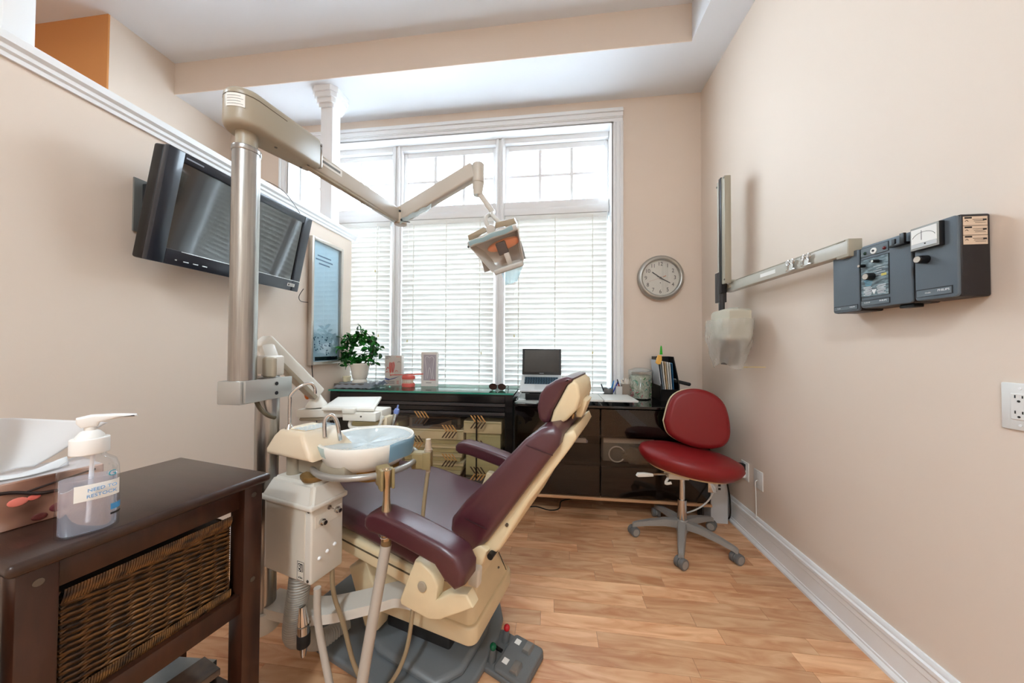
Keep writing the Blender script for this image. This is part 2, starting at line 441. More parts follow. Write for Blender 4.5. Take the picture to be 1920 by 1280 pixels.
b = MB(); cas(b, False, 0.0 + WZ0, CZ1 - 0.122, CX0, -1); b.build('casing', M_WHITE, w)
b = MB(); cas(b, True, CX0, CX1, CZ1, 1); b.build('casing', M_WHITE, w)
# reveal boards
YW = 2.955
boxo('jamb', M_WHITE, WX1 - 0.01, WX1 + 0.004, YB - 0.016, YW + 0.1, WZ0, WZ1, w)
boxo('jamb', M_WHITE, WX0 - 0.004, WX0 + 0.01, YB - 0.016, YW + 0.1, WZ0, WZ1, w)
boxo('head_board', M_WHITE, WX0 - 0.012, WX1 + 0.012, YB - 0.016, YW + 0.1, WZ1 - 0.01, WZ1 + 0.004, w)
boxo('sill', M_WHITE, WX0 - 0.02, WX1 + 0.02, YB - 0.03, YW + 0.1, WZ0 - 0.03, WZ0 + 0.004, w)
UN = [(WX0 + 0.012, -1.539), (-1.440, -0.517), (-0.431, WX1 - 0.012)]
for x0, x1 in ((-1.539, -1.440), (-0.517, -0.431)):
    b = MB(); b.box(((x0 + x1) / 2, YW + 0.03, (WZ0 + WZ1) / 2), (x1 - x0, 0.10, WZ1 - WZ0), 0.003, 1)
    for s in (-1, 1): b.box(((x0 + x1) / 2 + s * 0.022, YW - 0.026, (WZ0 + WZ1) / 2), (0.020, 0.014, WZ1 - WZ0), 0.004, 2)
    b.build('mullion', M_WHITE, w)
for x0, x1 in UN:
    boxo('transom_bar', M_WHITE, x0, x1, YW - 0.020, YW + 0.08, 2.480, 2.545, w, 0.004)
    boxo('transom_bar', M_WHITE, x0, x1, YW - 0.032, YW + 0.08, 2.415, 2.478, w, 0.006)
    boxo('head_stop', M_WHITE, x0, x1, YW - 0.02, YW + 0.05, 3.098, WZ1, w, 0.004)
    sh = MB()                                     # transom sash frame
    z0, z1 = 2.535, 3.098
    fw = 0.034
    for (a, bb, c, d) in ((x0, x0 + fw, z0, z1), (x1 - fw, x1, z0, z1), (x0 + fw, x1 - fw, z0, z0 + 0.03), (x0 + fw, x1 - fw, z1 - 0.05, z1)):
        sh.box(((a + bb) / 2, YW + 0.045, (c + d) / 2), (bb - a, 0.04, d - c), 0.003, 1)
    sa = sh.build('transom_sash', M_WHITE, w)
    px0, px1, pz0, pz1 = x0 + fw, x1 - fw, z0 + 0.03, z1 - 0.05
    for k in (1, 2):
        xm = px0 + (px1 - px0) * k / 3
        MB().box((xm, YW + 0.045, (pz0 + pz1) / 2), (0.030, 0.03, pz1 - pz0), 0.003, 1).build('muntin', M_WHITE, sa)
    MB().box(((px0 + px1) / 2, YW + 0.045, (pz0 + pz1) / 2), (px1 - px0, 0.028, 0.026), 0.003, 1).build('muntin', M_WHITE, sa)
    for k in range(3):
        for q in range(2):
            xa = px0 + (px1 - px0) * k / 3; xb = px0 + (px1 - px0) * (k + 1) / 3
            za = pz0 + (pz1 - pz0) * q / 2; zb = pz0 + (pz1 - pz0) * (q + 1) / 2
            MB().box(((xa + xb) / 2, YW + 0.048, (za + zb) / 2), (xb - xa, 0.004, zb - za)).build('pane', M_GLASS, sa)
    sh = MB()                                     # lower sash
    z0, z1 = WZ0, 2.415
    for (a, bb, c, d) in ((x0, x0 + 0.05, z0, z1), (x1 - 0.05, x1, z0, z1), (x0 + 0.05, x1 - 0.05, z0, z0 + 0.07), (x0 + 0.05, x1 - 0.05, z1 - 0.05, z1)):
        sh.box(((a + bb) / 2, YW + 0.055, (c + d) / 2), (bb - a, 0.04, d - c), 0.003, 1)
    sb = sh.build('lower_sash', M_WHITE, w)
    boxo('pane', M_GLASS, x0 + 0.05, x1 - 0.05, YW + 0.056, YW + 0.060, z0 + 0.07, z1 - 0.05, sb)

# ------------------------------------------------------------------ blinds, every slat a part
def slat_material():
    m = bpy.data.materials.new('blind_slat'); m.use_nodes = True; nt = m.node_tree; N = nt.nodes; L = nt.links; b = N['Principled BSDF']
    b.inputs['Base Color'].default_value = (*lin((240, 240, 236)), 1); b.inputs['Roughness'].default_value = 0.4
    tl = N.new('ShaderNodeBsdfTranslucent'); tl.inputs[0].default_value = (*lin((240, 240, 232)), 1)
    mx = N.new('ShaderNodeMixShader'); mx.inputs[0].default_value = 0.085
    L.new(b.outputs[0], mx.inputs[1]); L.new(tl.outputs[0], mx.inputs[2]); L.new(mx.outputs[0], N['Material Output'].inputs[0])
    return m
M_SLAT = slat_material()
M_CORD = mat('blind_cord', (232, 230, 222), 0.6)
M_TASSEL = mat('brass_tassel', (200, 182, 120), 0.4)
def blind(x0, x1, label, cords, tassels):
    x0 += 0.006; x1 -= 0.016
    e = thing('venetian_blind', label, 'blind', ((x0 + x1) / 2, YW - 0.012, WZ0 + 0.004), 0, 'white venetian blinds in the tall window')
    wd = x1 - x0; H = 2.412 - WZ0 - 0.004
    MB().box((0, 0.004, H - 0.022), (wd, 0.044, 0.044), 0.004).build('headrail', M_SLAT, e)
    t = bmesh.new()
    n = 6; pts = [(-0.025 + 0.05 * i / n, 0.0030 * (1 - ((i - n / 2) / (n / 2)) ** 2)) for i in range(n + 1)]
    A = [[t.verts.new((s * wd / 2, p[0], p[1] + q * 0.0024)) for p in pts] for s in (-1, 1) for q in (0, -1)]
    for i in range(n):
        t.faces.new((A[0][i], A[0][i + 1], A[2][i + 1], A[2][i])); t.faces.new((A[1][i], A[3][i], A[3][i + 1], A[1][i + 1]))
    t.faces.new(A[0] + A[1][::-1]); t.faces.new(A[2] + A[3][::-1])
    t.faces.new((A[0][0], A[2][0], A[3][0], A[1][0])); t.faces.new((A[0][-1], A[2][-1], A[3][-1], A[1][-1]))
    bmesh.ops.recalc_face_normals(t, faces=t.faces)
    me = bpy.data.meshes.new('slat'); t.to_mesh(me); t.free(); me.materials.append(M_SLAT)
    for p in me.polygons: p.use_smooth = True
    me.set_sharp_from_angle(angle=R(40))
    z = H - 0.068; ns = 0
    while z > 0.05:
        o = bpy.data.objects.new('slat', me); COL.objects.link(o); o.parent = e
        o.location = (0, 0, z); o.rotation_euler = (R(BLIND_TILT), 0, 0); z -= 0.0475; ns += 1
    MB().box((0, 0, 0.016), (wd, 0.05, 0.022), 0.006).build('bottom_rail', M_SLAT, e)
    for f in cords:
        MB().box((-wd / 2 + wd * f, -0.0275, H / 2), (0.008, 0.0008, H - 0.05)).build('ladder_tape', M_CORD, e)
    for f, zt in tassels:
        MB().tube([(-wd / 2 + wd * f, -0.030, H - 0.04), (-wd / 2 + wd * f, -0.030, zt)], 0.001, 5).build('pull_cord', M_CORD, e)
        MB().lathe([(0.001, 0.0), (0.004, -0.004), (0.0055, -0.024), (0.001, -0.026)], (-wd / 2 + wd * f, -0.030, zt), 10).build('tassel', M_TASSEL, e)
BLIND_TILT = -74
blind(*UN[0], 'left white venetian blind, beside the partition end behind the potted plant', (0.12, 0.5, 0.88), ((0.86, 1.18), (0.90, 0.55)))
blind(*UN[1], 'middle white venetian blind, behind the dental light head', (0.14, 0.5, 0.86), ((0.08, 0.50), (0.88, 0.39)))
blind(*UN[2], 'right white venetian blind, behind the open laptop', (0.14, 0.5, 0.86), ((0.10, 0.55), (0.86, 0.40)))

# ------------------------------------------------------------------ outside: pale house across the street, seen through the transoms
M_STUC = mat('pale_stucco', (236, 236, 236), 0.8)
M_SHW = mat('house_window_glass', (150, 158, 166), 0.2)
nb = thing('neighbour_house', 'pale house front outside the window, faint through the upper panes', 'building', (-2.0, 11.0, -3.5))
MB().box((0, 1, 5.6), (9, 2, 11.2)).build('wall', M_STUC, nb)
MB().prism([(-4.8, 11.2), (4.8, 11.2), (0, 13.2)], 'y', -0.3, 2.2).build('roof', mat('pale_shingle', (212, 214, 218), 0.85), nb)
for x in (-3.2, -1.1, 1.0, 3.1):
    for z in (7.0, 9.4):
        f = MB().box((x, -0.03, z), (1.1, 0.08, 1.3), 0.01).build('window', M_WHITE, nb)
        MB().box((x, -0.075, z), (0.9, 0.02, 1.1)).build('pane', M_SHW, f)
struct(boxo('ground_outside', mat('pavement', (88, 88, 90), 0.9), -15, 12, 3.06, 30, -3.6, -3.5))

# ------------------------------------------------------------------ unseen lamps added as fill light, behind the camera and over the hall
M_FILL = mat('fill_glow', (250, 252, 255), 0.4, emit=4.0)
def fill_lamp(x, y, label, power):
    e = thing('fill_ceiling_lamp', label, 'lamp', (x, y, ZC), 0, 'unseen fill lamps added on the ceiling')
    MB().lathe([(0.20, 0), (0.20, -0.03), (0.185, -0.035)], n=32).build('base', M_WHITE, e)
    MB().lathe([(0.18, -0.03), (0.175, -0.06), (0.13, -0.085), (0.0, -0.095)], n=32).build('diffuser', M_FILL, e)
    l = bpy.data.lights.new('fill_light', 'AREA'); l.shape = 'DISK'; l.size = 0.34; l.energy = power; l.color = (0.76, 0.90, 1.0)
    o = bpy.data.objects.new('fill_light', l); COL.objects.link(o); o.parent = e; o.location = (0, 0, -0.11)
fill_lamp(-0.4, -1.2, 'added fill lamp on the ceiling just behind the camera', 28)
fill_lamp(-0.4, -2.1, 'added fill lamp on the ceiling farthest behind the camera', 36)
fill_lamp(-3.2, 0.2, 'added fill lamp over the hall beyond the partition', 14)
# ------------------------------------------------------------------ dental chair (local x towards the backrest, y towards the window)
ch = thing('dental_chair', 'reclined burgundy vinyl dental chair with cream shell', 'dental chair', (-0.168, 1.25, 0), -15)
M_SEAM = mat('seam_thread', (52, 18, 24), 0.6)
M_BASE = mat('grey_base_plate', (112, 116, 118), 0.42, bump=(300, 0.1))
# seat cushion
top = [(-0.06, 0.482), (-0.12, 0.500), (-0.30, 0.528), (-0.46, 0.556), (-0.60, 0.574), (-0.72, 0.574), (-0.86, 0.545), (-1.02, 0.500), (-1.16, 0.462)]
bot = [(-1.18, 0.405), (-1.02, 0.425), (-0.86, 0.468), (-0.72, 0.494), (-0.60, 0.492), (-0.46, 0.474), (-0.30, 0.448), (-0.12, 0.420), (-0.06, 0.410)]
def seat_taper(v):
    f = 1.0 if v.x > -0.55 else 1.0 - 0.28 * (-0.55 - v.x) / 0.65
    dz = 0.012 * (abs(v.y) / 0.27) ** 2 if v.z > 0.45 else 0
    return (v.x, v.y * f, v.z + dz)
MB().pillow(top + [(-1.19, 0.44)] + bot, 'y', -0.27, 0.27, 0.032, 5, seat_taper).build('seat_cushion', M_VINYL, ch, 60)
fr = [(-0.07, 0.408), (-0.12, 0.418), (-0.46, 0.472), (-0.60, 0.490), (-0.72, 0.492), (-0.90, 0.455), (-0.90, 0.42), (-0.72, 0.43), (-0.60, 0.425), (-0.46, 0.402), (-0.12, 0.345), (-0.07, 0.338)]
MB().pillow(fr, 'y', -0.262, 0.262, 0.012, 3).build('seat_pan', M_CREAM, ch, 50)
MB().box((-0.40, -0.263, 0.440), (0.50, 0.004, 0.004), rot=Matrix.Rotation(R(8.5), 3, 'Y')).build('seat_pan_groove', mat('dark_groove', (92, 80, 62), 0.6), ch)
# backrest cushion
bd = Vector((0.635, 0.772)); bn = Vector((-0.772, 0.635))          # up along the back, out of its front
def bp(s, n): return (-0.055 + bd.x * s + bn.x * n, 0.645 + bd.y * s + bn.y * n)
prof = [bp(-0.055, -0.02), bp(-0.052, 0.0), bp(-0.02, 0.022), bp(0.06, 0.024), bp(0.16, 0.016), bp(0.26, 0.014), bp(0.34, 0.010), bp(0.40, -0.004), bp(0.435, -0.030), bp(0.432, -0.060), bp(0.40, -0.078), bp(0.26, -0.088), bp(0.14, -0.098), bp(0.02, -0.108), bp(-0.045, -0.095), bp(-0.062, -0.05)]
def back_taper(v):
    s = (v.x + 0.055) * bd.x + (v.z - 0.645) * bd.y
    f = 1.0 if s < 0.12 else 1.0 - 0.20 * min(1, (s - 0.12) / 0.32)
    # dished front between the side bolsters
    n = (v.x + 0.055) * bn.x + (v.z - 0.645) * bn.y
    d = 0.03 * (1 - min(1, (abs(v.y) / 0.19)) ** 2) if n > -0.02 else 0
    return (v.x - bn.x * d, v.y * f, v.z - bn.y * d)
b = MB(); b.pillow(prof, 'y', -0.275, 0.275, 0.024, 6, back_taper)
for k in range(0): pass
bk = b.build('backrest_cushion', M_VINYL, ch, 60)
def seam(ss, yy):
    pts = []
    for n in (0.004, -0.01, -0.03, -0.055, -0.082):
        x, z = bp(ss + 0.5 * (0.004 - n), n); f = 1.0 if ss < 0.12 else 1.0 - 0.20 * min(1, (ss - 0.12) / 0.32)
        pts.append((x, (yy + 0.011 * max(0, (n + 0.012) / 0.016)) * f, z))
    return pts
for ss in (0.02, 0.33):
    MB().tube(seam(ss, -0.2755), 0.0014, 6, 4).build('seam', M_SEAM, bk)
# cream shell behind the backrest
sh = [bp(0.0, -0.088), bp(0.10, -0.090), bp(0.26, -0.084), bp(0.42, -0.066), bp(0.452, -0.078), bp(0.44, -0.100), bp(0.40, -0.108), bp(0.26, -0.118), bp(0.19, -0.124), bp(0.10, -0.140), bp(0.03, -0.152), bp(-0.005, -0.148), bp(-0.02, -0.12)]
def shell_taper(v):
    s = (v.x + 0.055) * bd.x + (v.z - 0.645) * bd.y
    f = 1.0 if s < 0.05 else 1.0 - 0.34 * min(1, (s - 0.05) / 0.4)
    return (v.x, v.y * f, v.z)
MB().pillow(sh, 'y', -0.25, 0.25, 0.014, 4, shell_taper).build('backrest_shell', M_CREAM, ch, 50)
for s, n in ((0.10, -0.118),):
    x, z = bp(s, n); MB().cyl((x, -0.236, z), (x, -0.242, z), 0.005, n=12).build('screw', M_SCREW, ch)
# headrest
hc = [(0.204, 0.950), (0.186, 0.945), (0.168, 0.960), (0.162, 0.995), (0.170, 1.040), (0.192, 1.070), (0.226, 1.092), (0.262, 1.104), (0.284, 1.100), (0.280, 1.086), (0.262, 1.076), (0.238, 1.030), (0.216, 0.990)]
MB().pillow(hc, 'y', -0.135, 0.135, 0.013, 5).build('headrest_cushion', M_VINYL, ch, 60)
hs = [(0.206, 0.948), (0.218, 0.990), (0.240, 1.030), (0.264, 1.076), (0.284, 1.094), (0.300, 1.080), (0.306, 1.040), (0.296, 1.000), (0.262, 0.962), (0.236, 0.944)]
MB().pillow(hs, 'y', -0.132, 0.132, 0.012, 4).build('headrest_shell', M_CREAM, ch, 50)
MB().pillow([(0.282, 1.02), (0.300, 1.026), (0.318, 1.016), (0.296, 0.958), (0.276, 0.956)], 'y', -0.05, 0.05, 0.008, 3).build('headrest_knob', M_CREAM, ch, 50)
MB().bar((0.262, -0.0, 0.965), (0.222, 0.0, 0.80), 0.05, 0.012, 0.003, up=(1, 0, 0)).build('headrest_bar', mat('bronze_steel', (176, 138, 96), 0.25, 0.9), ch)
# armrests
def arm(y0, y1, dx, name):
    pr = [(-0.312 + dx, 0.640), (-0.312 + dx, 0.664), (-0.296 + dx, 0.682), (-0.26 + dx, 0.690), (-0.16 + dx, 0.676), (-0.03 + dx, 0.648), (0.022 + dx, 0.628), (0.046 + dx, 0.590), (0.044 + dx, 0.556), (0.016 + dx, 0.536), (-0.02 + dx, 0.556), (-0.05 + dx, 0.588), (-0.146 + dx, 0.608), (-0.23 + dx, 0.624), (-0.29 + dx, 0.626)]
    return MB().pillow(pr, 'y', y0, y1, 0.016, 5).build(name, M_VINYL, ch, 60)
arm(-0.41, -0.325, 0.0, 'armrest'); arm(0.325, 0.41, -0.13, 'armrest')
pl = [(-0.150, 0.552), (-0.128, 0.552), (-0.085, 0.528), (-0.066, 0.500), (-0.072, 0.456), (-0.025, 0.490), (0.03, 0.50), (0.05, 0.47), (-0.06, 0.402), (-0.10, 0.392), (-0.20, 0.405), (-0.205, 0.42)]
for y0, y1, dx in ((-0.365, -0.325, 0.0), (0.325, 0.365, -0.10)):
    a = MB().pillow([(x + dx, z) for x, z in pl], 'y', y0, y1, 0.006, 3).build('armrest_bracket', M_CREAM, ch, 50)
    ye = y0 if y0 < 0 else y1; sg = -1 if y0 < 0 else 1
    MB().cyl((-0.119 + dx, ye, 0.485), (-0.119 + dx, ye + sg * 0.006, 0.485), 0.015, n=24, bev=0.002).build('pivot_cap', M_TAUPE, a)
# hinge block between seat and back, with release lever and screws
MB().pillow([(-0.24, 0.335), (-0.119, 0.332), (-0.07, 0.385), (-0.023, 0.444), (0.032, 0.530), (0.048, 0.570), (0.0, 0.592), (-0.05, 0.585), (-0.10, 0.45), (-0.24, 0.38)], 'y', -0.268, 0.268, 0.01, 3).build('hinge_cover', M_CREAM, ch, 50)
MB().box((0.010, -0.276, 0.494), (0.036, 0.03, 0.058), 0.007, 3, Matrix.Rotation(R(4), 3, 'Y')).build('release_lever', M_IVORY, ch)
MB().cyl((0.056, -0.268, 0.556), (0.056, -0.20, 0.556), 0.010, n=16).build('hinge_stub', M_BLACK, ch)
for x, z in ((-0.045, 0.45),):
    MB().cyl((x, -0.272, z), (x, -0.267, z), 0.006, n=12).build('screw', M_SCREW, ch)
# lift arm and pump cover
MB().box((-0.33, 0.0, 0.30), (0.26, 0.22, 0.20), 0.02, 3, Matrix.Rotation(R(-12), 3, 'Y')).build('lift_arm', M_CREAM, ch)
MB().pillow([(-0.62, 0.30), (-0.53, 0.35), (-0.44, 0.20), (-0.47, 0.09), (-0.53, 0.09)], 'y', -0.19, -0.12, 0.012, 3).build('lift_link', M_CREAM, ch, 50)
c = MB(); x0, x1, hw = -0.60, -0.045, 0.178
c.pillow(rrect(x0, -hw, x1, hw, 0.035, 5), 'z', 0.160, 0.224, 0.008, 3)
c.build('pump_cover_skirt', M_CREAM, ch, 50)
t = bmesh.new(); lo = rrect(x0 + 0.012, -hw + 0.012, x1 - 0.012, hw - 0.012, 0.03, 5); hi = rrect(x0 + 0.03, -hw + 0.07, x1 - 0.04, hw - 0.07, 0.04, 5)
A = [t.verts.new((p[0], p[1], 0.223)) for p in lo]; B = [t.verts.new((p[0], p[1], 0.234)) for p in lo]; Cc = [t.verts.new((p[0], p[1], 0.330)) for p in hi]
for q in ((A, B), (B, Cc)):
    for i in range(len(lo)): t.faces.new((q[0][i], q[0][(i + 1) % len(lo)], q[1][(i + 1) % len(lo)], q[1][i]))
t.faces.new(A); t.faces.new(Cc); bmesh.ops.recalc_face_normals(t, faces=t.faces)
pc = MB().add(t).build('pump_cover', M_CREAM, ch, 40)
MB().tube([(-0.16, -0.168, 0.234), (-0.135, -0.14, 0.284), (-0.13, -0.112, 0.330), (-0.11, -0.10, 0.332)], 0.0018, 6).build('cover_joint', M_INK, pc)
MB().tube([(-0.057, 0.13, 0.234), (-0.083, 0.10, 0.330), (-0.12, 0.07, 0.332)], 0.0018, 6).build('cover_joint', M_INK, pc)
for p in ((-0.115, -0.146, 0.268), (-0.069, 0.075, 0.276)):
    MB().ball(p, (0.006, 0.006, 0.004), 10).build('screw', M_SCREW, pc)
# floor plate with raised ramps
pp = [(-0.115, 0.20), (-0.07, 0.13), (-0.048, 0.04), (-0.046, -0.06), (-0.058, -0.18), (-0.10, -0.30), (-0.20, -0.34), (-0.42, -0.29), (-0.66, -0.275), (-0.86, -0.25), (-0.90, -0.20), (-0.90, 0.18), (-0.84, 0.24), (-0.16, 0.24)]
MB().pillow(pp, 'z', 0.0, 0.034, 0.012, 4).build('floor_plate', M_BASE, ch, 50)
MB().pillow([(-0.13, 0.16), (-0.09, 0.02), (-0.10, -0.16), (-0.16, -0.24), (-0.44, -0.215), (-0.62, -0.12), (-0.80, 0.02), (-0.80, 0.16)], 'z', 0.03, 0.062, 0.02, 4).build('floor_plate_ramp', M_BASE, ch, 50)
MB().box((-0.33, 0.0, 0.11), (0.30, 0.24, 0.11), 0.01).build('pump_housing', mat('dark_grey_metal', (52, 52, 52), 0.5, 0.3), ch)

# ------------------------------------------------------------------ foot control
fc = thing('foot_control', 'grey foot control with red and green ball levers on the floor', 'foot control', (-0.146, 1.228, 0), -25)
FM = mat('foot_control_grey', (104, 106, 106), 0.5, bump=(250, 0.2))
MB().pillow(rrect(-0.105, -0.085, 0.100, 0.085, 0.018), 'z', 0, 0.022, 0.006, 3).build('housing', FM, fc, 50)
MB().pillow(rrect(-0.03, -0.082, 0.100, 0.082, 0.016), 'z', 0.02, 0.038, 0.008, 3).build('front_housing', FM, fc, 50)
for y, c_, nm in ((0.045, (190, 34, 40), 'red'), (-0.050, (10, 96, 62), 'green')):
    l = MB().cyl((-0.055, y, 0.02), (-0.050, y, 0.066), 0.016, 0.011, 18).build('lever', FM, fc)
    MB().ball((-0.049, y, 0.075), 0.0125, 18).build('ball_knob', mat(nm + '_ball', c_, 0.25), l)
for y in (0.045, -0.045):
    k = MB().pillow([(0.030, 0.036), (0.036, 0.050), (0.060, 0.052), (0.066, 0.036)], 'y', y - 0.022, y + 0.022, 0.003, 2).build('rocker_switch', mat('silver_rocker', (150, 148, 144), 0.35, 0.6), fc)
    MB().box((0.0, y + 0.006, 0.0385), (0.022, 0.022, 0.001)).build('sticker', M_PAPER, fc)
MB().box((-0.07, -0.002, 0.024), (0.06, 0.012, 0.006)).build('slot', M_BLACK, fc)
MB().tube([(-0.10, 0.0, 0.015), (-0.16, 0.03, 0.02), (-0.20, 0.06, 0.05)], 0.006, 8, 5).build('cable', FM, fc)

# ------------------------------------------------------------------ cuspidor unit
cu = thing('cuspidor_unit', 'ivory cuspidor cabinet with white spittoon bowl and drain hose', 'cuspidor', (-0.742, 0.928, 0), -15)
# local: x towards the room's right wall, y towards the window; near lower corner of the cabinet at the origin
body = MB().box((-0.115, 0.058, 0.572), (0.23, 0.116, 0.245), 0.006, 3).build('cabinet', M_IVORY, cu)
MB().box((-0.122, -0.0005, 0.570), (0.190, 0.003, 0.228), 0.001, 1).build('front_panel', mat('ivory_panel', (216, 206, 190), 0.4), body)
lid = bmesh.new(); bmesh.ops.create_cube(lid, size=1.0)
for v in lid.verts:
    u = v.co.z > 0
    v.co = Vector((-0.115 + v.co.x * (0.20 if u else 0.254), 0.058 + v.co.y * (0.085 if u else 0.138), 0.755 if u else 0.690))
bmesh.ops.bevel(lid, geom=list(lid.edges), offset=0.010, segments=4, affect='EDGES')
MB().add(lid).build('lid', M_IVORY, cu, 50)
MB().box((-0.115, 0.058, 0.690), (0.252, 0.136, 0.018), 0.006, 3).build('lid_rim', M_IVORY, cu)
for z in (0.678, 0.462):
    MB().cyl((-0.012, -0.002, z), (-0.012, 0.002, z), 0.0045, n=10).build('screw', M_SCREW, body)
# controls on the right face
pnl = MB().box((0.0006, 0.060, 0.640), (0.002, 0.098, 0.040), 0.001, 1).build('control_plate', mat('ivory_plate', (226, 219, 206), 0.35), body)
for y, z in ((0.034, 0.634), (0.088, 0.648)):
    k = MB().cyl((0.0, y, z), (0.010, y, z), 0.010, n=20).cyl((0.010, y, z), (0.020, y, z), 0.007, n=16).build('knob', M_CHROME, body)
    MB().cyl((0.0195, y, z), (0.0206, y, z), 0.004, n=12).build('knob_cap', M_BLACK, k)
MB().cyl((0, 0.060, 0.668), (0.004, 0.060, 0.668), 0.007, n=14).tube([(0.004, 0.060, 0.668), (0.018, 0.064, 0.664)], 0.0022, 8).build('toggle', M_CHROME, body)
for y, z in ((0.028, 0.520), (0.056, 0.527), (0.083, 0.535)):
    MB().ball((0.001, y, z), (0.006, 0.006, 0.006), 12).build('button', M_WHITE, body)
# maker's mark on the front panel
lg = MB().box((-0.042, -0.0024, 0.488), (0.034, 0.0008, 0.058)).build('badge', mat('badge_face', (220, 212, 198), 0.4), body)
b = MB()
for (x, z, sx, sz) in ((-0.042, 0.5168, 0.031, 0.001), (-0.042, 0.4592, 0.031, 0.001), (-0.0572, 0.488, 0.001, 0.058), (-0.0268, 0.488, 0.001, 0.058)):
    b.box((x, -0.003, z), (sx, 0.0005, sz))
b.build('badge_border', M_INK, lg)
b = MB(); b.pillow(rrect(-0.053, 0.486, -0.031, 0.511, 0.003, 3), 'y', -0.0028, -0.0034, 0.0001, 1); b.build('badge_block', M_INK, lg)
b = MB()
for z, r_ in ((0.504, 0.0040), (0.4945, 0.0052)):
    b.tube([(-0.046 + r_ * math.cos(R(a)), -0.0036, z + r_ * math.sin(R(a))) for a in range(0, 360, 24)], 0.0011, 6, closed=True)
b.box((-0.0345, -0.0037, 0.4985), (0.0032, 0.0006, 0.021))
b.build('emblem', mat('badge_face', (220, 212, 198), 0.4), lg)
lettering('a/dec', 0.0095, M_INK, lg, frame((-0.042, -0.0031, 0.468), (1, 0, 0), (0, 0, 1)))
# neck, valve housing and bowl support
MB().cyl((-0.170, 0.06, 0.75), (-0.170, 0.06, 0.85), 0.024, n=24).build('neck', M_TAUPE, cu)
MB().box((-0.03, 0.075, 0.790), (0.22, 0.05, 0.05), 0.006).build('support_bar', M_TAUPE, cu)
MB().lathe([(0.0, 0.0), (0.036, 0.0), (0.042, 0.012), (0.042, 0.018), (0.0, 0.018)], (-0.055, 0.05, 0.756), 28).build('drain_cup', mat('olive_brown_plastic', (128, 98, 54), 0.35), cu)
hp = [(-0.238, 0.828), (-0.242, 0.848), (-0.220, 0.892), (-0.200, 0.910), (-0.085, 0.910), (-0.070, 0.895), (-0.022, 0.850), (-0.018, 0.826)]
def hous_taper(v):
    f = 1 - 0.22 * max(0, (v.z - 0.845) / 0.065)
    return (v.x, 0.085 + (v.y - 0.085) * f, v.z)
hb = MB().pillow(hp, 'y', 0.005, 0.175, 0.014, 4, hous_taper).build('cup_housing', mat('beige_abs', (224, 204, 176), 0.34), cu, 50)
MB().pillow(rrect(-0.19, 0.045, -0.09, 0.135, 0.025), 'z', 0.909, 0.914, 0.0015, 2).build('cup_recess', mat('beige_abs2', (232, 216, 190), 0.4), hb)
film = sheet_mat('blue_film', (206, 224, 236), 0.42, 0.12, 0.25, (40, 0.5))
MB().surf(lambda u, v: (-0.150 + 0.075 * u + 0.02 * v, 0.035 + 0.11 * v, 0.916 + 0.0025 * math.sin(17 * u + 9 * v) ** 2), 14, 14).build('plastic_film', film, hb)
# bowl: porcelain, rim at 0.87; centre in local coordinates
bx, by = 0.030, 0.195
B0 = (bx, by, 0)
pr = [(0.0, 0.772), (0.085, 0.772), (0.118, 0.782), (0.145, 0.808), (0.156, 0.842), (0.160, 0.862), (0.157, 0.870), (0.149, 0.869), (0.143, 0.858), (0.125, 0.826), (0.09, 0.802), (0.03, 0.794), (0.0, 0.794)]
bw = MB().lathe(pr, B0, 56, 1.0, 1.03).build('bowl', mat('porcelain', (240, 238, 230), 0.12, coat=0.4), cu, 60)
def sk(u, v):
    a = 2 * math.pi * u; r_ = 0.150 * v
    return (bx + r_ * math.cos(a), by + r_ * math.sin(a) * 1.03, 0.846 + 0.018 * v ** 2 + 0.004 * math.sin(5 * a) * v * (1 - v) * 4)
MB().surf(sk, 40, 8).build('plastic_film', film, bw)
MB().surf(lambda u, v: (bx + (0.1625 - 0.008 * v) * math.cos(R(-20 + 55 * u)), by + (0.1665 - 0.008 * v) * math.sin(R(-20 + 55 * u)), 0.871 - 0.062 * v + 0.004 * math.sin(6 * u)), 10, 5).build('film_fold', sheet_mat('blue_film_fold', (140, 186, 214), 0.8, 0.2, 0.3), bw)
MB().surf(lambda u, v: (bx + (0.1605 - 0.055 * v ** 2) * math.cos(R(-165 + 68 * u)), by + (0.1655 - 0.056 * v ** 2) * math.sin(R(-165 + 68 * u)), 0.868 - 0.094 * v), 14, 7).build('film_skirt', sheet_mat('pale_film', (196, 226, 230), 0.55, 0.15, 0.3), bw)
MB().lathe([(0.0, 0.735), (0.07, 0.735), (0.085, 0.75), (0.085, 0.774), (0, 0.774)], (bx + 0.03, by, 0), 32).build('bowl_base', mat('brass_ring', (170, 128, 60), 0.35, 0.4), cu)
# spouts
MB().tube([(-0.185, 0.05, 0.905), (-0.185, 0.05, 1.00), (-0.183, 0.052, 1.028), (-0.165, 0.072, 1.056), (-0.150, 0.098, 1.064), (-0.143, 0.110, 1.048), (-0.143, 0.112, 1.026)], 0.0055, 12, 6).lathe([(0.016, 0.905), (0.011, 0.915), (0.006, 0.925)], (-0.185, 0.05, 0), 20).build('cup_filler_spout', M_CHROME, cu)
MB().tube([(-0.055, 0.085, 0.885), (-0.062, 0.088, 0.93), (-0.058, 0.095, 0.953), (-0.046, 0.105, 0.957), (-0.034, 0.115, 0.93), (-0.026, 0.122, 0.868)], 0.0068, 12, 6).build('bowl_rinse_spout', M_CHROME, cu)
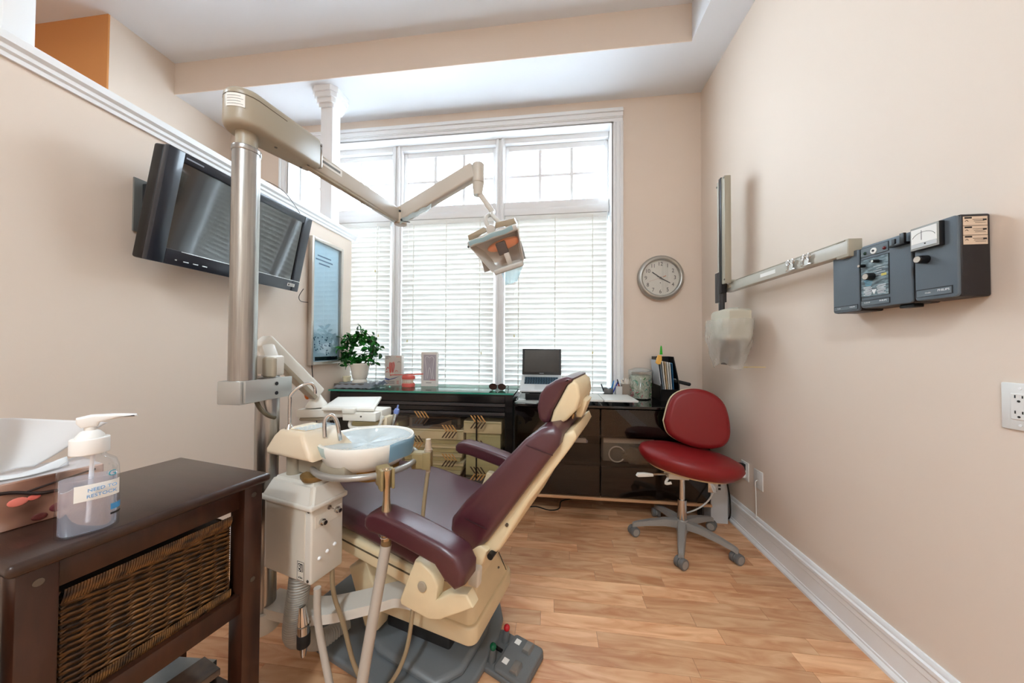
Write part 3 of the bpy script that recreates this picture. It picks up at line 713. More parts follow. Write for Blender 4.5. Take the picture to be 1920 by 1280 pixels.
# holder ring round the bowl
ring = [(bx + 0.172 * math.cos(R(a)), by + 0.172 * math.sin(R(a)), 0.785) for a in range(-150, 75, 8)]
rg = MB().tube([(bx - 0.12, by - 0.05, 0.79)] + ring + [(bx + 0.03, by + 0.12, 0.78)], 0.0105, 12).build('holder_ring', mat('grey_tube', (166, 162, 156), 0.3, 0.4), cu)
M_HOLD = mat('khaki_plastic', (150, 132, 92), 0.4)
def holder(a, name, up=0.0):
    x, y = bx + 0.185 * math.cos(R(a)), by + 0.185 * math.sin(R(a))
    h = MB().box((x, y, 0.785), (0.046, 0.040, 0.060), 0.006, 3, Matrix.Rotation(R(a), 3, 'Z'))
    for s in (-1, 1):
        q = Matrix.Rotation(R(a), 3, 'Z') @ Vector((0.032, s * 0.017, 0))
        h.box((x + q.x, y + q.y, 0.785), (0.030, 0.009, 0.062), 0.003, 2, Matrix.Rotation(R(a), 3, 'Z'))
    h.build('handpiece_holder', M_HOLD, cu)
    q = Matrix.Rotation(R(a), 3, 'Z') @ Vector((0.034, 0, 0))
    return (x + q.x, y + q.y)
H1 = holder(-30, 'a'); H2 = holder(22, 'b')
# corrugated drain hose
path = catmull([(-0.105, 0.045, 0.46), (-0.11, 0.04, 0.38), (-0.125, 0.04, 0.30), (-0.150, 0.055, 0.21), (-0.19, 0.12, 0.13), (-0.20, 0.20, 0.055), (-0.19, 0.30, 0.036)], 32)
rr = [0.0335 - 0.005 * (1 if i % 3 == 0 else 0) for i in range(len(path))]
MB().tube(path, rr, 18).build('drain_hose', mat('pale_grey_hose', (176, 172, 164), 0.5), cu, 60)
# column of the unit, bracketed to the chair by the flat link
cx_, cy_ = -0.290, 0.040
colm = MB().lathe([(0.036, 0.20), (0.036, 1.088), (0.030, 1.094), (0, 1.094)], (cx_, cy_, 0), 32).build('column', M_STEEL, cu)
MB().cyl((cx_, cy_, 0.20), (cx_, cy_, 0.27), 0.050, n=28, bev=0.004).build('column_foot', M_IVORY, cu)
for z in (0.225, 0.252): MB().cyl((cx_ + 0.02, cy_ - 0.052, z), (cx_ + 0.02, cy_ - 0.044, z), 0.006, n=10).build('screw', M_SCREW, cu)
t = bmesh.new()
lk = catmull([(-0.30, 0.06, 0), (-0.16, 0.08, 0), (-0.06, 0.12, 0), (0.05, 0.21, 0), (0.12, 0.27, 0), (0.26, 0.29, 0)], 8)
A = []
for i, p in enumerate(lk):
    d = (lk[min(i + 1, len(lk) - 1)] - lk[max(i - 1, 0)]).normalized(); nn = Vector((-d.y, d.x, 0)) * 0.044
    A.append([t.verts.new((q.x, q.y, z)) for q, z in ((p - nn, 0.255), (p + nn, 0.255), (p + nn, 0.288), (p - nn, 0.288))])
for a, c in zip(A, A[1:]):
    for j in range(4): t.faces.new((a[j], a[(j + 1) % 4], c[(j + 1) % 4], c[j]))
t.faces.new(A[0]); t.faces.new(A[-1]); bmesh.ops.recalc_face_normals(t, faces=t.faces)
MB().add(t).build('link_arm', M_IVORY, cu, 40)
cn = MB().tube([(-0.075, 0.028, 0.345), (-0.068, 0.028, 0.29)], [0.010, 0.017], 16).lathe([(0.018, 0.262), (0.019, 0.290), (0.014, 0.292)], (-0.066, 0.028, 0), 18).build('hose_connector', M_CHROME, cu)
MB().cyl((-0.066, 0.028, 0.222), (-0.066, 0.028, 0.264), 0.0195, n=20, bev=0.003).build('connector_grip', M_RUBBER, cn)
MB().cyl((-0.064, 0.026, 0.190), (-0.065, 0.027, 0.222), 0.007, 0.013, 16).build('connector_tip', M_CHROME, cn)

# suction handpieces hanging in the holders, their hoses running down and back to the cabinet
def to_world(p): return cu.matrix_basis @ Vector(p)
M_HOSE = mat('clear_grey_hose', (182, 172, 160), 0.35)
mwc = Matrix.Translation((-0.742, 0.928, 0)) @ Matrix.Rotation(R(-15), 4, 'Z')
def wl(p): return mwc @ Vector(p)
p1 = wl((H1[0], H1[1], 0.815))
se = thing('suction_handpiece', 'chrome suction handpiece with wide hose hanging in the near holder', 'suction tip', p1)
MB().lathe([(0.0, 0.004), (0.006, 0.004), (0.008, 0.0), (0.0155, 0.0), (0.016, -0.006), (0.0115, -0.03), (0.0105, -0.09), (0.013, -0.115), (0.0185, -0.14), (0.020, -0.17), (0.0165, -0.20), (0.0145, -0.218), (0, -0.218)], n=24).build('handle', mat('champagne_steel', (186, 166, 136), 0.25, 0.85), se)
MB().cyl((-0.028, -0.008, -0.170), (-0.012, -0.006, -0.170), 0.013, n=18, bev=0.002).tube([(-0.018, -0.018, -0.185), (0.0, -0.026, -0.200), (0.020, -0.018, -0.198)], 0.0022, 8, 4).build('valve', M_CHROME, se)
MB().cyl((0, 0, -0.218), (0, 0, -0.236), 0.0155, n=20).build('collar', mat('brown_collar', (120, 92, 58), 0.4), se)
MB().tube([(0, 0, -0.234), (-0.008, -0.012, -0.31), (-0.020, -0.030, -0.42), (-0.032, -0.05, -0.54), (-0.045, -0.07, -0.66), (-0.075, -0.078, -0.745), (-0.10, -0.07, -0.765), (-0.135, -0.05, -0.68), (-0.186, -0.030, -0.55), (-0.206, -0.028, -0.46), (-0.209, -0.028, -0.365)], [0.0165, 0.0165, 0.0165, 0.0135, 0.0105, 0.0105, 0.0105], 14, 8).build('hose', M_HOSE, se)
p2 = wl((H2[0], H2[1], 0.815))
sv = thing('saliva_ejector', 'thin saliva ejector with slim hose hanging beside the bowl', 'suction tip', p2)
MB().lathe([(0.0, 0.045), (0.009, 0.045), (0.0105, 0.030), (0.013, 0.0), (0.010, -0.004), (0.008, -0.05), (0.0085, -0.075), (0, -0.075)], n=20).tube([(0.0135 * math.cos(R(a)), 0.0135 * math.sin(R(a)), 0.008) for a in range(0, 360, 24)], 0.0016, 6, closed=True).build('handle', mat('tan_plastic', (196, 176, 152), 0.3), sv)
MB().tube([(0, 0, -0.07), (-0.006, -0.014, -0.16), (-0.012, -0.035, -0.30), (-0.020, -0.065, -0.48), (-0.035, -0.09, -0.64), (-0.09, -0.10, -0.75), (-0.16, -0.10, -0.775), (-0.215, -0.10, -0.70), (-0.25, -0.11, -0.56), (-0.277, -0.124, -0.45), (-0.283, -0.127, -0.365)], 0.0072, 12, 8).build('hose', mat('bronze_hose', (158, 138, 108), 0.35), sv)

# ------------------------------------------------------------------ operating light on its pole
PX, PY = -1.012, 0.945
li = thing('dental_light', 'overhead dental light on a steel pole with folding arm', 'dental light', (PX, PY, 0))
MB().cyl((0, 0, 1.012), (0, 0, 1.842), 0.0375, n=40).cyl((0, 0, 1.838), (0, 0, 1.856), 0.040, n=40, bev=0.003).build('pole', M_STEEL, li)
MB().cyl((0, 0, 1.855), (0, 0, 1.93), 0.030, n=28).build('neck', M_TAUPE, li)
MB().box((-0.004, 0.0, 1.048), (0.084, 0.084, 0.075), 0.004).build('pole_socket', mat('pale_aluminium', (186, 186, 182), 0.4, 0.7), li)
# clamp plate holding the pole to the unit column (column is at about (-1.012, 1.042))
ck = MB().box((0.044, 0.058, 1.050), (0.010, 0.185, 0.072), 0.002).build('clamp_plate', mat('pale_aluminium', (186, 186, 182), 0.4, 0.7), li)
for z in (1.066, 1.033): MB().cyl((0.048, 0.082, z), (0.0505, 0.082, z), 0.0065, n=14).build('bolt', M_INK, ck)
MB().tube([(0.02, 0.03, 1.02), (0.03, 0.035, 0.99), (0.045, 0.05, 0.962), (0.040, 0.085, 0.945)], 0.007, 10, 5).build('cable', mat('olive_cable', (92, 84, 66), 0.5), li)
# rounded head housing pointing along the first arm
E1 = Vector((-0.968 - PX, 1.119 - PY, 0)); ang = math.atan2(E1.y, E1.x); Rm = Matrix.Rotation(ang, 4, 'Z')
pf = arc(0, 0, 0.062, 90, 270, 12) + [(0.235, -0.040), (0.243, -0.032), (0.243, 0.032), (0.235, 0.040)]
hb = MB().pillow(pf, 'z', 1.905, 2.030, 0.020, 5).xf(Rm).build('head_housing', M_TAUPE, li, 50)
pf2 = arc(0, 0, 0.0625, 90, 270, 12) + [(0.243, -0.0385), (0.2440, -0.03), (0.2440, 0.03), (0.243, 0.0385)]
MB().prism(pf2, 'z', 2.000, 2.003).xf(Rm).build('housing_joint', mat('dark_groove', (92, 80, 62), 0.6), hb)
MB().box((0.246, 0, 1.965), (0.008, 0.070, 0.100), 0.003).xf(Rm).build('end_trim', M_CHROME, hb)
stk = bmesh.new()
lab = MB().surf(lambda u, v: (0.0632 * math.cos(R(186 + 50 * u)), 0.0632 * math.sin(R(186 + 50 * u)), 1.957 + 0.042 * v), 8, 1, 0.0003).xf(Rm).build('service_label', M_PAPER, hb)
b = MB()
for k in range(4):
    b.surf(lambda u, v: (0.0637 * math.cos(R(190 + (42 - 6 * (k % 2)) * u)), 0.0637 * math.sin(R(190 + (42 - 6 * (k % 2)) * u)), 1.964 + 0.0085 * k + 0.0014 * v), 8, 1)
b.xf(Rm).build('label_print', M_GREY, hb)
for x, y in ((0.08, -0.02), (0.20, -0.02), (0.20, 0.02)):
    MB().cyl((x, y, 1.9035), (x, y, 1.906), 0.005, n=10).xf(Rm).build('screw', M_SCREW, hb)
# first arm
S1 = Vector((-0.972 - PX, 1.11 - PY, 1.948)); EL = Vector((-0.850 - PX, 1.698 - PY, 1.926))
M_ARM = mat('warm_grey_enamel', (196, 188, 176), 0.35)
a1 = MB().bar(S1, EL, 0.045, 0.078, 0.010, seg=3).build('first_arm', M_ARM, li)
d1 = (EL - S1).normalized(); s1 = d1.cross(Vector((0, 0, 1))).normalized()
q = S1 + d1 * 0.06 + s1 * 0.0232
MB().bar(q + Vector((0, 0, 0.012)), q + d1 * 0.13 + Vector((0, 0, 0.012)), 0.001, 0.030).build('label', M_PAPER, a1)
MB().bar(q + s1 * 0.0008 + d1 * 0.022 + Vector((0, 0, 0.012)), q + s1 * 0.0008 + d1 * 0.12 + Vector((0, 0, 0.012)), 0.0006, 0.010).build('label_print', M_GREY, a1)
MB().cyl(q + s1 * 0.0006 + d1 * 0.012 + Vector((0, 0, 0.012)), q + s1 * 0.0014 + d1 * 0.012 + Vector((0, 0, 0.012)), 0.008, n=16).build('label_mark', M_INK, a1)
MB().bar(S1 + s1 * 0.012 + d1 * 0.02 - Vector((0, 0, 0.044)), EL + s1 * 0.012 - d1 * 0.05 - Vector((0, 0, 0.044)), 0.02, 0.012, 0.003).build('cable_cover', M_TAUPE, a1)
# elbow
eb = MB().cyl(EL + Vector((0.010, 0.0, -0.045)), EL + Vector((0.010, 0, 0.045)), 0.034, n=24, bev=0.004).build('elbow', mat('tan_enamel', (178, 160, 138), 0.4), li)
for dx, dz in ((-0.020, 0.01), (0.012, 0.02), (0.022, -0.03)):
    MB().cyl(EL + Vector((0.01 + dx, -0.035, dz)), EL + Vector((0.01 + dx, -0.031, dz)), 0.006, n=10).build('screw', M_INK, eb)
MB().tube([EL + Vector((0.03, -0.03, -0.035)), EL + Vector((0.085, -0.045, -0.05))], 0.003, 8).build('lock_lever', M_SCREW, eb)
MB().surf(lambda u, v: (EL.x + 0.02 + 0.20 * u, EL.y - 0.03 - 0.05 * u, EL.z - 0.055 + 0.055 * u + 0.028 * v + 0.004 * math.sin(20 * u)), 12, 4).build('plastic_wrap', sheet_mat('wrap_film', (206, 226, 230), 0.5, 0.12, 0.3, (60, 0.5)), eb)
# second, sprung arm
A2 = EL + Vector((0.012, 0, 0.008)); E2 = Vector((-0.385 - PX, 1.575 - PY, 2.090))
MB().bar(A2, E2, 0.050, 0.084, 0.010, seg=3).build('second_arm', M_ARM, li)
kn = E2 + Vector((0.018, 0.0, 0.0))
MB().cyl(kn + Vector((0, 0, 0.035)), kn + Vector((0, 0, -0.065)), 0.030, n=22, bev=0.006).cyl(kn + Vector((0, 0, -0.066)), kn + Vector((-0.002, 0, -0.125)), 0.030, 0.022, n=22).build('knuckle', M_ARM, li)
RO = Vector((-0.287 - PX, 1.566 - PY, 1.868))
MB().bar(kn + Vector((-0.004, 0, -0.10)), RO, 0.026, 0.020, 0.005, up=(0, 1, 0)).build('drop_rod', M_ARM, li)
# lamp head: local frame, face looking to the camera and down
HC = Vector((-0.249 - PX, 1.545 - PY, 1.672))
HR = Matrix.Rotation(R(0), 3, 'Z') @ Matrix.Rotation(R(26), 3, 'X') @ Matrix.Rotation(R(-17), 3, 'Y')
def hx(p): return HC + HR @ Vector(p)
Hm = Matrix.Translation(HC) @ HR.to_4x4()
M_HEAD = mat('lamp_grey', (206, 203, 196), 0.35)
hd = MB()
pf = [(-0.125, 0.07), (-0.118, 0.085), (0.118, 0.085), (0.125, 0.07), (0.105, -0.07), (0.092, -0.088), (-0.05, -0.088), (-0.065, -0.078)]
t = bmesh.new(); A = [t.verts.new((x, -0.05, z)) for x, z in pf]; B = [t.verts.new((x * 0.72, 0.07, z * 0.7)) for x, z in pf]; n = len(pf)
for i in range(n): t.faces.new((A[i], A[(i + 1) % n], B[(i + 1) % n], B[i]))
t.faces.new(B); bmesh.ops.recalc_face_normals(t, faces=t.faces); bmesh.ops.solidify(t, geom=list(t.faces), thickness=0.004)
shl = MB().add(t).xf(Hm).build('lamp_shell', M_HEAD, li, 40)
MB().box((0, -0.052, 0.080), (0.246, 0.034, 0.030), 0.008, 3).xf(Hm).build('upper_lip', mat('lamp_pale', (196, 194, 188), 0.3), shl)
MB().box((0.022, -0.052, -0.084), (0.150, 0.034, 0.026), 0.008, 3).xf(Hm).build('lower_lip', mat('lamp_pale', (196, 194, 188), 0.3), shl)
MB().surf(lambda u, v: (-0.11 + 0.22 * u, 0.045 - 0.03 * (2 * u - 1) ** 2 - 0.03 * (2 * v - 1) ** 2, -0.075 + 0.15 * v), 14, 12).xf(Hm).build('reflector', mat('pale_reflector', (176, 174, 170), 0.25, 0.25), shl)
MB().ball((0.030, -0.008, 0.022), (0.085, 0.012, 0.026), 24).xf(Hm).build('painted_warm_reflection', mat('warm_reflection_paint', (236, 150, 110), 0.3, 0.3), shl)  # orange reflection in the lamp face, painted as a flattened coloured dish
MB().box((0.02, -0.03, 0.010), (0.050, 0.02, 0.062), 0.006).xf(Hm).build('bulb_shield', mat('blue_black_shield', (34, 48, 62), 0.25), shl)
MB().box((0.032, -0.035, -0.045), (0.026, 0.012, 0.060), 0.004).xf(Hm).build('shield_post', M_HEAD, shl)
MB().box((0.0, -0.056, -0.004), (0.215, 0.002, 0.150)).xf(Hm).build('front_glass', M_GLASS, shl)
for s, a_ in ((-1, 0), (1, 0)):
    MB().pillow([(s * 0.012, 0.098), (s * 0.03, 0.128), (s * 0.118, 0.118), (s * 0.122, 0.086), (s * 0.10, 0.080), (s * 0.06, 0.100), (s * 0.02, 0.104)], 'y', -0.03, 0.02, 0.004, 2).xf(Hm).build('yoke_wing', mat('taupe_yoke', (164, 150, 128), 0.4), shl)
MB().cyl((0, -0.042, 0.108), (0, -0.026, 0.108), 0.022, n=22, bev=0.003).xf(Hm).build('pivot_knob', M_HEAD, shl)
MB().tube([hx((-0.006, -0.02, 0.10)), hx((-0.012, -0.01, 0.16)), RO + Vector((0.0, 0, 0.0)), hx((0.02, 0.02, 0.165)), hx((0.045, 0.0, 0.115))], 0.010, 10, 5).build('yoke', M_HEAD, li)
MB().tube([hx((-0.118, -0.03, 0.082)), hx((-0.136, -0.035, 0.066))], 0.005, 8).build('switch', M_INK, shl)
wrapf = sheet_mat('wrap_film', (206, 226, 230), 0.5, 0.12, 0.3, (60, 0.5))
MB().surf(lambda u, v: (-0.02 + 0.12 * u * (1 - 0.5 * v), -0.058 + 0.006 * math.sin(9 * u), -0.085 - 0.075 * v), 10, 8).xf(Hm).build('plastic_wrap', sheet_mat('blue_wrap', (170, 212, 224), 0.6, 0.15, 0.4), shl)
MB().surf(lambda u, v: (-0.115 + 0.22 * u, -0.071, 0.072 + 0.020 * v + 0.003 * math.sin(14 * u)), 12, 3).xf(Hm).build('plastic_wrap', sheet_mat('blue_wrap', (170, 212, 224), 0.6, 0.15, 0.4), shl)

# ------------------------------------------------------------------ bracket tray on its own arm
tr = thing('bracket_tray', 'ivory instrument tray on a white balance arm behind the bowl', 'instrument tray', (-1.012, 1.045, 0))
TX, TY = 1.012, -1.045
def tl(p): return Vector((p[0] + TX, p[1] + TY, p[2]))
M_TW = mat('tray_white', (228, 224, 214), 0.4)
MB().box((0.0, 0.0, 1.128), (0.075, 0.06, 0.072), 0.008, 3).build('pivot_block', M_IVORY, tr)
MB().box((0.030, -0.028, 1.124), (0.048, 0.02, 0.070), 0.008, 3).build('pivot_cap', M_TAUPE, tr)
MB().cyl((0, 0, 1.094), (0, 0, 1.10), 0.033, n=24).build('pivot_ring', M_CHROME, tr)
MB().bar(tl((-1.100, 1.10, 1.222)), tl((-1.035, 1.315, 0.985)), 0.062, 0.058, 0.010, seg=3).build('balance_arm', M_TW, tr)
MB().bar(tl((-1.082, 1.10, 1.182)), tl((-1.03, 1.29, 0.972)), 0.046, 0.018, 0.004).build('arm_underside', M_TAUPE, tr)
MB().bar(tl((-1.012, 1.06, 1.13)), tl((-1.085, 1.11, 1.19)), 0.045, 0.05, 0.01).build('arm_root', M_TW, tr)
MB().lathe([(0.0, 0.930), (0.045, 0.930), (0.038, 0.945), (0.026, 0.962), (0.012, 0.985), (0, 0.985)], tl((-1.035, 1.318, 0)), 20).build('swivel', M_TW, tr)
MB().ball(tl((-1.055, 1.285, 0.985)), (0.012, 0.012, 0.02), 12).build('brake_knob', mat('amber_knob', (196, 92, 20), 0.3), tr)
b = MB(); b.pillow([tuple(tl((x, y, 0)).xy) for x, y in ((-1.085, 1.262), (-0.93, 1.30), (-0.72, 1.305), (-0.72, 1.385), (-0.93, 1.39), (-1.09, 1.35))], 'z', 0.888, 0.925, 0.006, 3); b.build('beam', M_TW, tr, 50)
b = MB(); b.pillow([tuple(tl((x, y, 0)).xy) for x, y in ((-1.08, 1.27), (-0.95, 1.305), (-0.95, 1.38), (-1.08, 1.345))], 'z', 0.872, 0.890, 0.008, 3); b.build('beam_underside', M_TAUPE, tr, 50)
tp = [tuple(tl((x, y, 0)).xy) for x, y in ((-0.975, 1.268), (-0.742, 1.280), (-0.880, 1.590), (-1.098, 1.545))]
tray = MB().pillow(tp, 'z', 0.922, 0.936, 0.004, 2).build('tray', M_TW, tr, 50)
ctr = Vector((sum(p[0] for p in tp) / 4, sum(p[1] for p in tp) / 4))
MB().pillow([tuple(ctr + (Vector(p) - ctr) * 0.86) for p in tp], 'z', 0.9355, 0.9375, 0.0006, 1).build('tray_mat', mat('tray_liner', (236, 233, 226), 0.5), tray, 50)
MB().box(tl((-0.845, 1.268, 0.926)), (0.055, 0.026, 0.022), 0.005, 2).build('tray_latch', M_TW, tray)
cb = MB().box(tl((-0.800, 1.288, 0.902)), (0.150, 0.05, 0.036), 0.004).build('control_block', M_TW, tr)
MB().cyl(tl((-0.79, 1.2615, 0.904)), tl((-0.79, 1.264, 0.904)), 0.004, n=10).build('screw', M_SCREW, cb)
MB().tube([tl(p) for p in ((-0.846, 1.290, 0.890), (-0.855, 1.285, 0.864), (-0.838, 1.285, 0.850), (-0.76, 1.295, 0.852), (-0.728, 1.30, 0.862), (-0.716, 1.302, 0.90))], 0.0075, 10, 5).build('handle', M_TW, tr)
hk = MB().box(tl((-0.715, 1.34, 0.868)), (0.03, 0.06, 0.05), 0.004).build('instrument_rack', mat('rack_cream', (218, 204, 176), 0.45), tr)
for k in range(3): MB().cyl(tl((-0.728 + 0.006 * k, 1.31, 0.846 + 0.02 * k)), tl((-0.728 + 0.006 * k, 1.296, 0.846 + 0.02 * k)), 0.006, n=12).build('rack_peg', mat('rack_cream', (218, 204, 176), 0.45), hk)
hpz = thing('syringe_handpiece', 'steel and blue syringe handpiece standing at the tray end', 'handpiece', (-0.690, 1.335, 0.83))
MB().lathe([(0.0, 0.0), (0.010, 0.0), (0.012, 0.01), (0.011, 0.04), (0.012, 0.068), (0.010, 0.08), (0, 0.08)], n=18).xf(Matrix.Rotation(R(14), 4, 'Y')).build('barrel', M_CHROME, hpz)
MB().lathe([(0.0105, 0.078), (0.013, 0.086), (0.010, 0.098), (0.004, 0.102), (0.0035, 0.116), (0, 0.116)], n=16).xf(Matrix.Rotation(R(14), 4, 'Y')).build('head', mat('blue_cap', (120, 140, 200), 0.3), hpz)
MB().box((0.004, 0, 0.008), (0.026, 0.022, 0.028), 0.003).build('grip', M_HOLD, hpz)
# ------------------------------------------------------------------ television on the partition
TVC = Vector((-1.632, 1.529, 1.796)); TVR = Matrix.Rotation(R(12), 3, 'Y')
tv = thing('television', 'black flat television tilted down on the partition wall', 'television', (-1.632, 1.529, 1.796))
tv.rotation_euler = (0, R(12), 0)
M_TV = mat('tv_black', (30, 34, 44), 0.28, coat=0.3)
TW, TH = 0.80, 0.486
MB().box((-0.035, 0, 0), (0.055, TW, TH), 0.010, 3).build('cabinet', mat('tv_back', (22, 20, 20), 0.45), tv)
b = MB()
for (y, z, sy, sz) in ((0, TH / 2 - 0.021, TW - 0.12, 0.042), (0, -TH / 2 + 0.034, TW - 0.12, 0.068), (-TW / 2 + 0.030, 0, 0.060, TH), (TW / 2 - 0.030, 0, 0.060, TH)):
    b.box((0.004, y, z), (0.026, sy, sz), 0.004, 2)
bz = b.build('bezel', M_TV, tv)
MB().box((0.002, 0, 0.013), (0.012, TW - 0.11, TH - 0.10)).build('screen', mat('tv_screen', (10, 12, 15), 0.06, spec=1.0, coat=1.0), tv)
MB().box((0.0175, 0.06, -TH / 2 + 0.066), (0.002, TW - 0.11, 0.003)).build('chrome_strip', M_CHROME, bz)
for y in (-0.30, -0.26, -0.22, -0.18): MB().box((0.0175, y, -TH / 2 + 0.025), (0.002, 0.022 if y > -0.29 else 0.008, 0.004)).build('button', M_CHROME, bz)
MB().box((0.0175, 0.335, -TH / 2 + 0.036), (0.001, 0.055, 0.020)).build('sticker', M_PAPER, bz)
b = MB(); 
for k in range(3): b.box((0.0182, 0.340, -TH / 2 + 0.030 + 0.005 * k), (0.0006, 0.032, 0.002))
b.box((0.0182, 0.317, -TH / 2 + 0.036), (0.0006, 0.010, 0.012)); b.build('sticker_print', M_INK, bz)
b = MB(); b.box((0.0175, -0.30, TH / 2 - 0.020), (0.0006, 0.07, 0.006)); b.build('brand_strip', mat('silver_print', (150, 156, 168), 0.4), bz)
mb_ = thing('tv_wall_mount', 'black steel television wall bracket with grey edge', 'wall mount', (-1.797, 1.215, 1.81))
MB().box((0.004, 0, 0), (0.008, 0.10, 0.235), 0.002).build('wall_plate', mat('bracket_grey', (128, 130, 128), 0.4, 0.5), mb_)
MB().box((0.022, 0.012, 0), (0.030, 0.068, 0.20), 0.003).build('channel', M_BLACK, mb_)
MB().bar((0.03, 0.04, 0.05), (0.075, 0.20, 0.05), 0.02, 0.05, 0.004).build('arm', M_BLACK, mb_)
MB().bar((0.03, 0.04, -0.05), (0.070, 0.20, -0.05), 0.02, 0.05, 0.004).build('arm', M_BLACK, mb_)
MB().cyl((0.035, 0.02, -0.02), (0.045, 0.02, -0.02), 0.012, n=16).build('bolt', M_SCREW, mb_)
tag(MB().tube([(-1.60, 1.90, 1.57), (-1.70, 1.98, 1.535), (-1.785, 2.10, 1.52), (-1.794, 2.19, 1.525)], 0.0022, 6, 6).build('tv_cable', M_RUBBER), 'thin black cable from television to framed poster', 'cable')
tag(MB().tube([(-1.60, 1.86, 2.05), (-1.66, 1.88, 2.12), (-1.72, 1.86, 2.20), (-1.772, 1.80, 2.232), (-1.83, 1.78, 2.232)], 0.0016, 6, 6).build('antenna_wire', M_RUBBER), 'thin wire looping from television over the partition rail', 'cable')

# ------------------------------------------------------------------ framed poster on the partition
po = thing('framed_poster', 'silver framed pale blue dental poster behind glass', 'poster', (-1.798, 2.355, 1.54))
FY, FZ = 0.180, 0.485
b = MB()
for (y, z, sy, sz) in ((0, FZ - 0.012, 2 * FY - 0.048, 0.024), (0, -FZ + 0.012, 2 * FY - 0.048, 0.024), (-FY + 0.012, 0, 0.024, 2 * FZ), (FY - 0.012, 0, 0.024, 2 * FZ)):
    b.box((0.018, y, z), (0.036, sy, sz), 0.004, 2)
b.build('frame', mat('silver_frame', (190, 182, 172), 0.3, 0.6), po)
MB().box((-FY * 0, 0, 0), (0.002, 2 * FY - 0.02, 2 * FZ - 0.02)).xf(Matrix.Translation((0.010, 0, 0))).build('print', mat('pale_blue_print', (226, 240, 246), 0.5, var=(3, 0.12), stretch=(1, 1, 0.5)), po)
b = MB()
for k, wv in enumerate((0.15, 0.19, 0.12)):
    b.box((0.0115, -0.02, 0.36 - 0.030 * k), (0.001, wv, 0.010))
b.build('print_lines', mat('blue_ink', (70, 108, 140), 0.5), po)
MB().box((0.0115, 0.02, -0.44), (0.001, 0.26, 0.03)).build('print_band', mat('navy_ink', (22, 34, 48), 0.5), po)
b = MB()
for k in range(34):
    b.cyl((0.0112, -0.13 + 0.22 * rnd.random(), -0.40 + 0.13 * rnd.random()), (0.0122, -0.13 + 0.22 * rnd.random() * 0 + 0, 0), 0.001, n=6) if False else b.ball((0.0118, -0.14 + 0.20 * rnd.random(), -0.41 + 0.14 * rnd.random()), (0.0008, 0.006, 0.006), 8)
b.build('print_bubbles', mat('blue_ink', (70, 108, 140), 0.5), po)
MB().box((0.026, 0, 0), (0.003, 2 * FY - 0.04, 2 * FZ - 0.04)).build('glass', thin_glass('poster_glass', (240, 248, 252), 0.14), po)
tag(MB().tube([(-1.790, 2.22, 1.055), (-1.786, 2.225, 0.97), (-1.780, 2.235, 0.90), (-1.782, 2.26, 0.80), (-1.782, 2.27, 0.60), (-1.785, 2.28, 0.40)], 0.0030, 8, 6).build('poster_cord', M_RUBBER), 'black power cord hanging below the framed poster', 'cable')

# ------------------------------------------------------------------ wall clock
ck = thing('wall_clock', 'round silver wall clock with white face showing numerals', 'clock', (0.916, YB - 0.001, 1.787))
Mx = Matrix.Rotation(R(90), 4, 'X')
MB().lathe([(0.0, 0.0), (0.150, 0.0), (0.176, 0.004), (0.188, 0.022), (0.186, 0.040), (0.172, 0.056), (0.158, 0.058), (0.151, 0.050), (0.150, 0.024)], n=64, M=Mx).build('rim', mat('satin_silver', (176, 174, 168), 0.3, 0.8), ck, 60)
MB().lathe([(0.0, 0.022), (0.152, 0.022), (0.152, 0.026), (0, 0.026)], n=48, M=Mx).build('face', mat('clock_face', (214, 210, 200), 0.55), ck)
for h in range(1, 13):
    a = R(90 - 30 * h)
    lettering(str(h), 0.046, M_INK, ck, frame((0.117 * math.cos(a), -0.0265, 0.117 * math.sin(a)), (1, 0, 0), (0, 0, 1)), 'numeral', squeeze=0.9)
def hand(ang, ln, wd, y, m, tail=0.03):
    a = R(90 - ang); d = Vector((math.cos(a), 0, math.sin(a)))
    MB().bar(Vector((0, y, 0)) - d * tail, Vector((0, y, 0)) + d * ln, 0.0012, wd, up=Vector((-d.z, 0, d.x))).build('hand', m, ck)
hand(120.0, 0.090, 0.0065, -0.029, M_INK); hand(306.0, 0.082, 0.0075, -0.031, M_INK, 0.02)
hand(252, 0.10, 0.0016, -0.033, mat('pink_hand', (196, 150, 140), 0.5), 0.02); hand(70, 0.046, 0.005, -0.0335, mat('orange_hand', (208, 120, 74), 0.5), -0.022)
MB().cyl((0, -0.027, 0), (0, -0.036, 0), 0.007, n=16).build('hub', M_INK, ck)
MB().cyl((0, -0.0262, -0.042), (0, -0.0272, -0.042), 0.004, n=12).build('maker_dot', M_INK, ck)
MB().lathe([(0.0, 0.046), (0.1505, 0.046), (0.1505, 0.048), (0, 0.048)], n=48, M=Mx).build('glass', M_GLASS, ck)

# ------------------------------------------------------------------ X-ray arm on the right wall
xa = thing('xray_machine', 'grey folding X-ray arm on the right wall with bagged tube head', 'X-ray machine', (1.175, 1.34, 1.58))
M_XG = mat('xray_grey', (168, 160, 142), 0.4)
M_XL = mat('xray_light', (188, 184, 172), 0.35)
MB().box((0.003, 0.080, 0.015), (0.050, 0.055, 0.070), 0.003).build('arm_end', M_XG, xa)
MB().box((0.052, 0.085, -0.035), (0.055, 0.045, 0.06), 0.003).build('wall_bracket', M_XG, xa)
ar = MB().box((0.0, 0.505, 0.017), (0.045, 0.900, 0.056), 0.004).build('horizontal_arm', M_XL, xa)
MB().box((-0.023, 0.52, 0.018), (0.002, 0.12, 0.020), 0.0008, 1).build('label', M_PAPER, ar)
MB().box((-0.0235, 0.505, 0.046), (0.003, 0.88, 0.003)).build('edge_line', M_XG, ar)
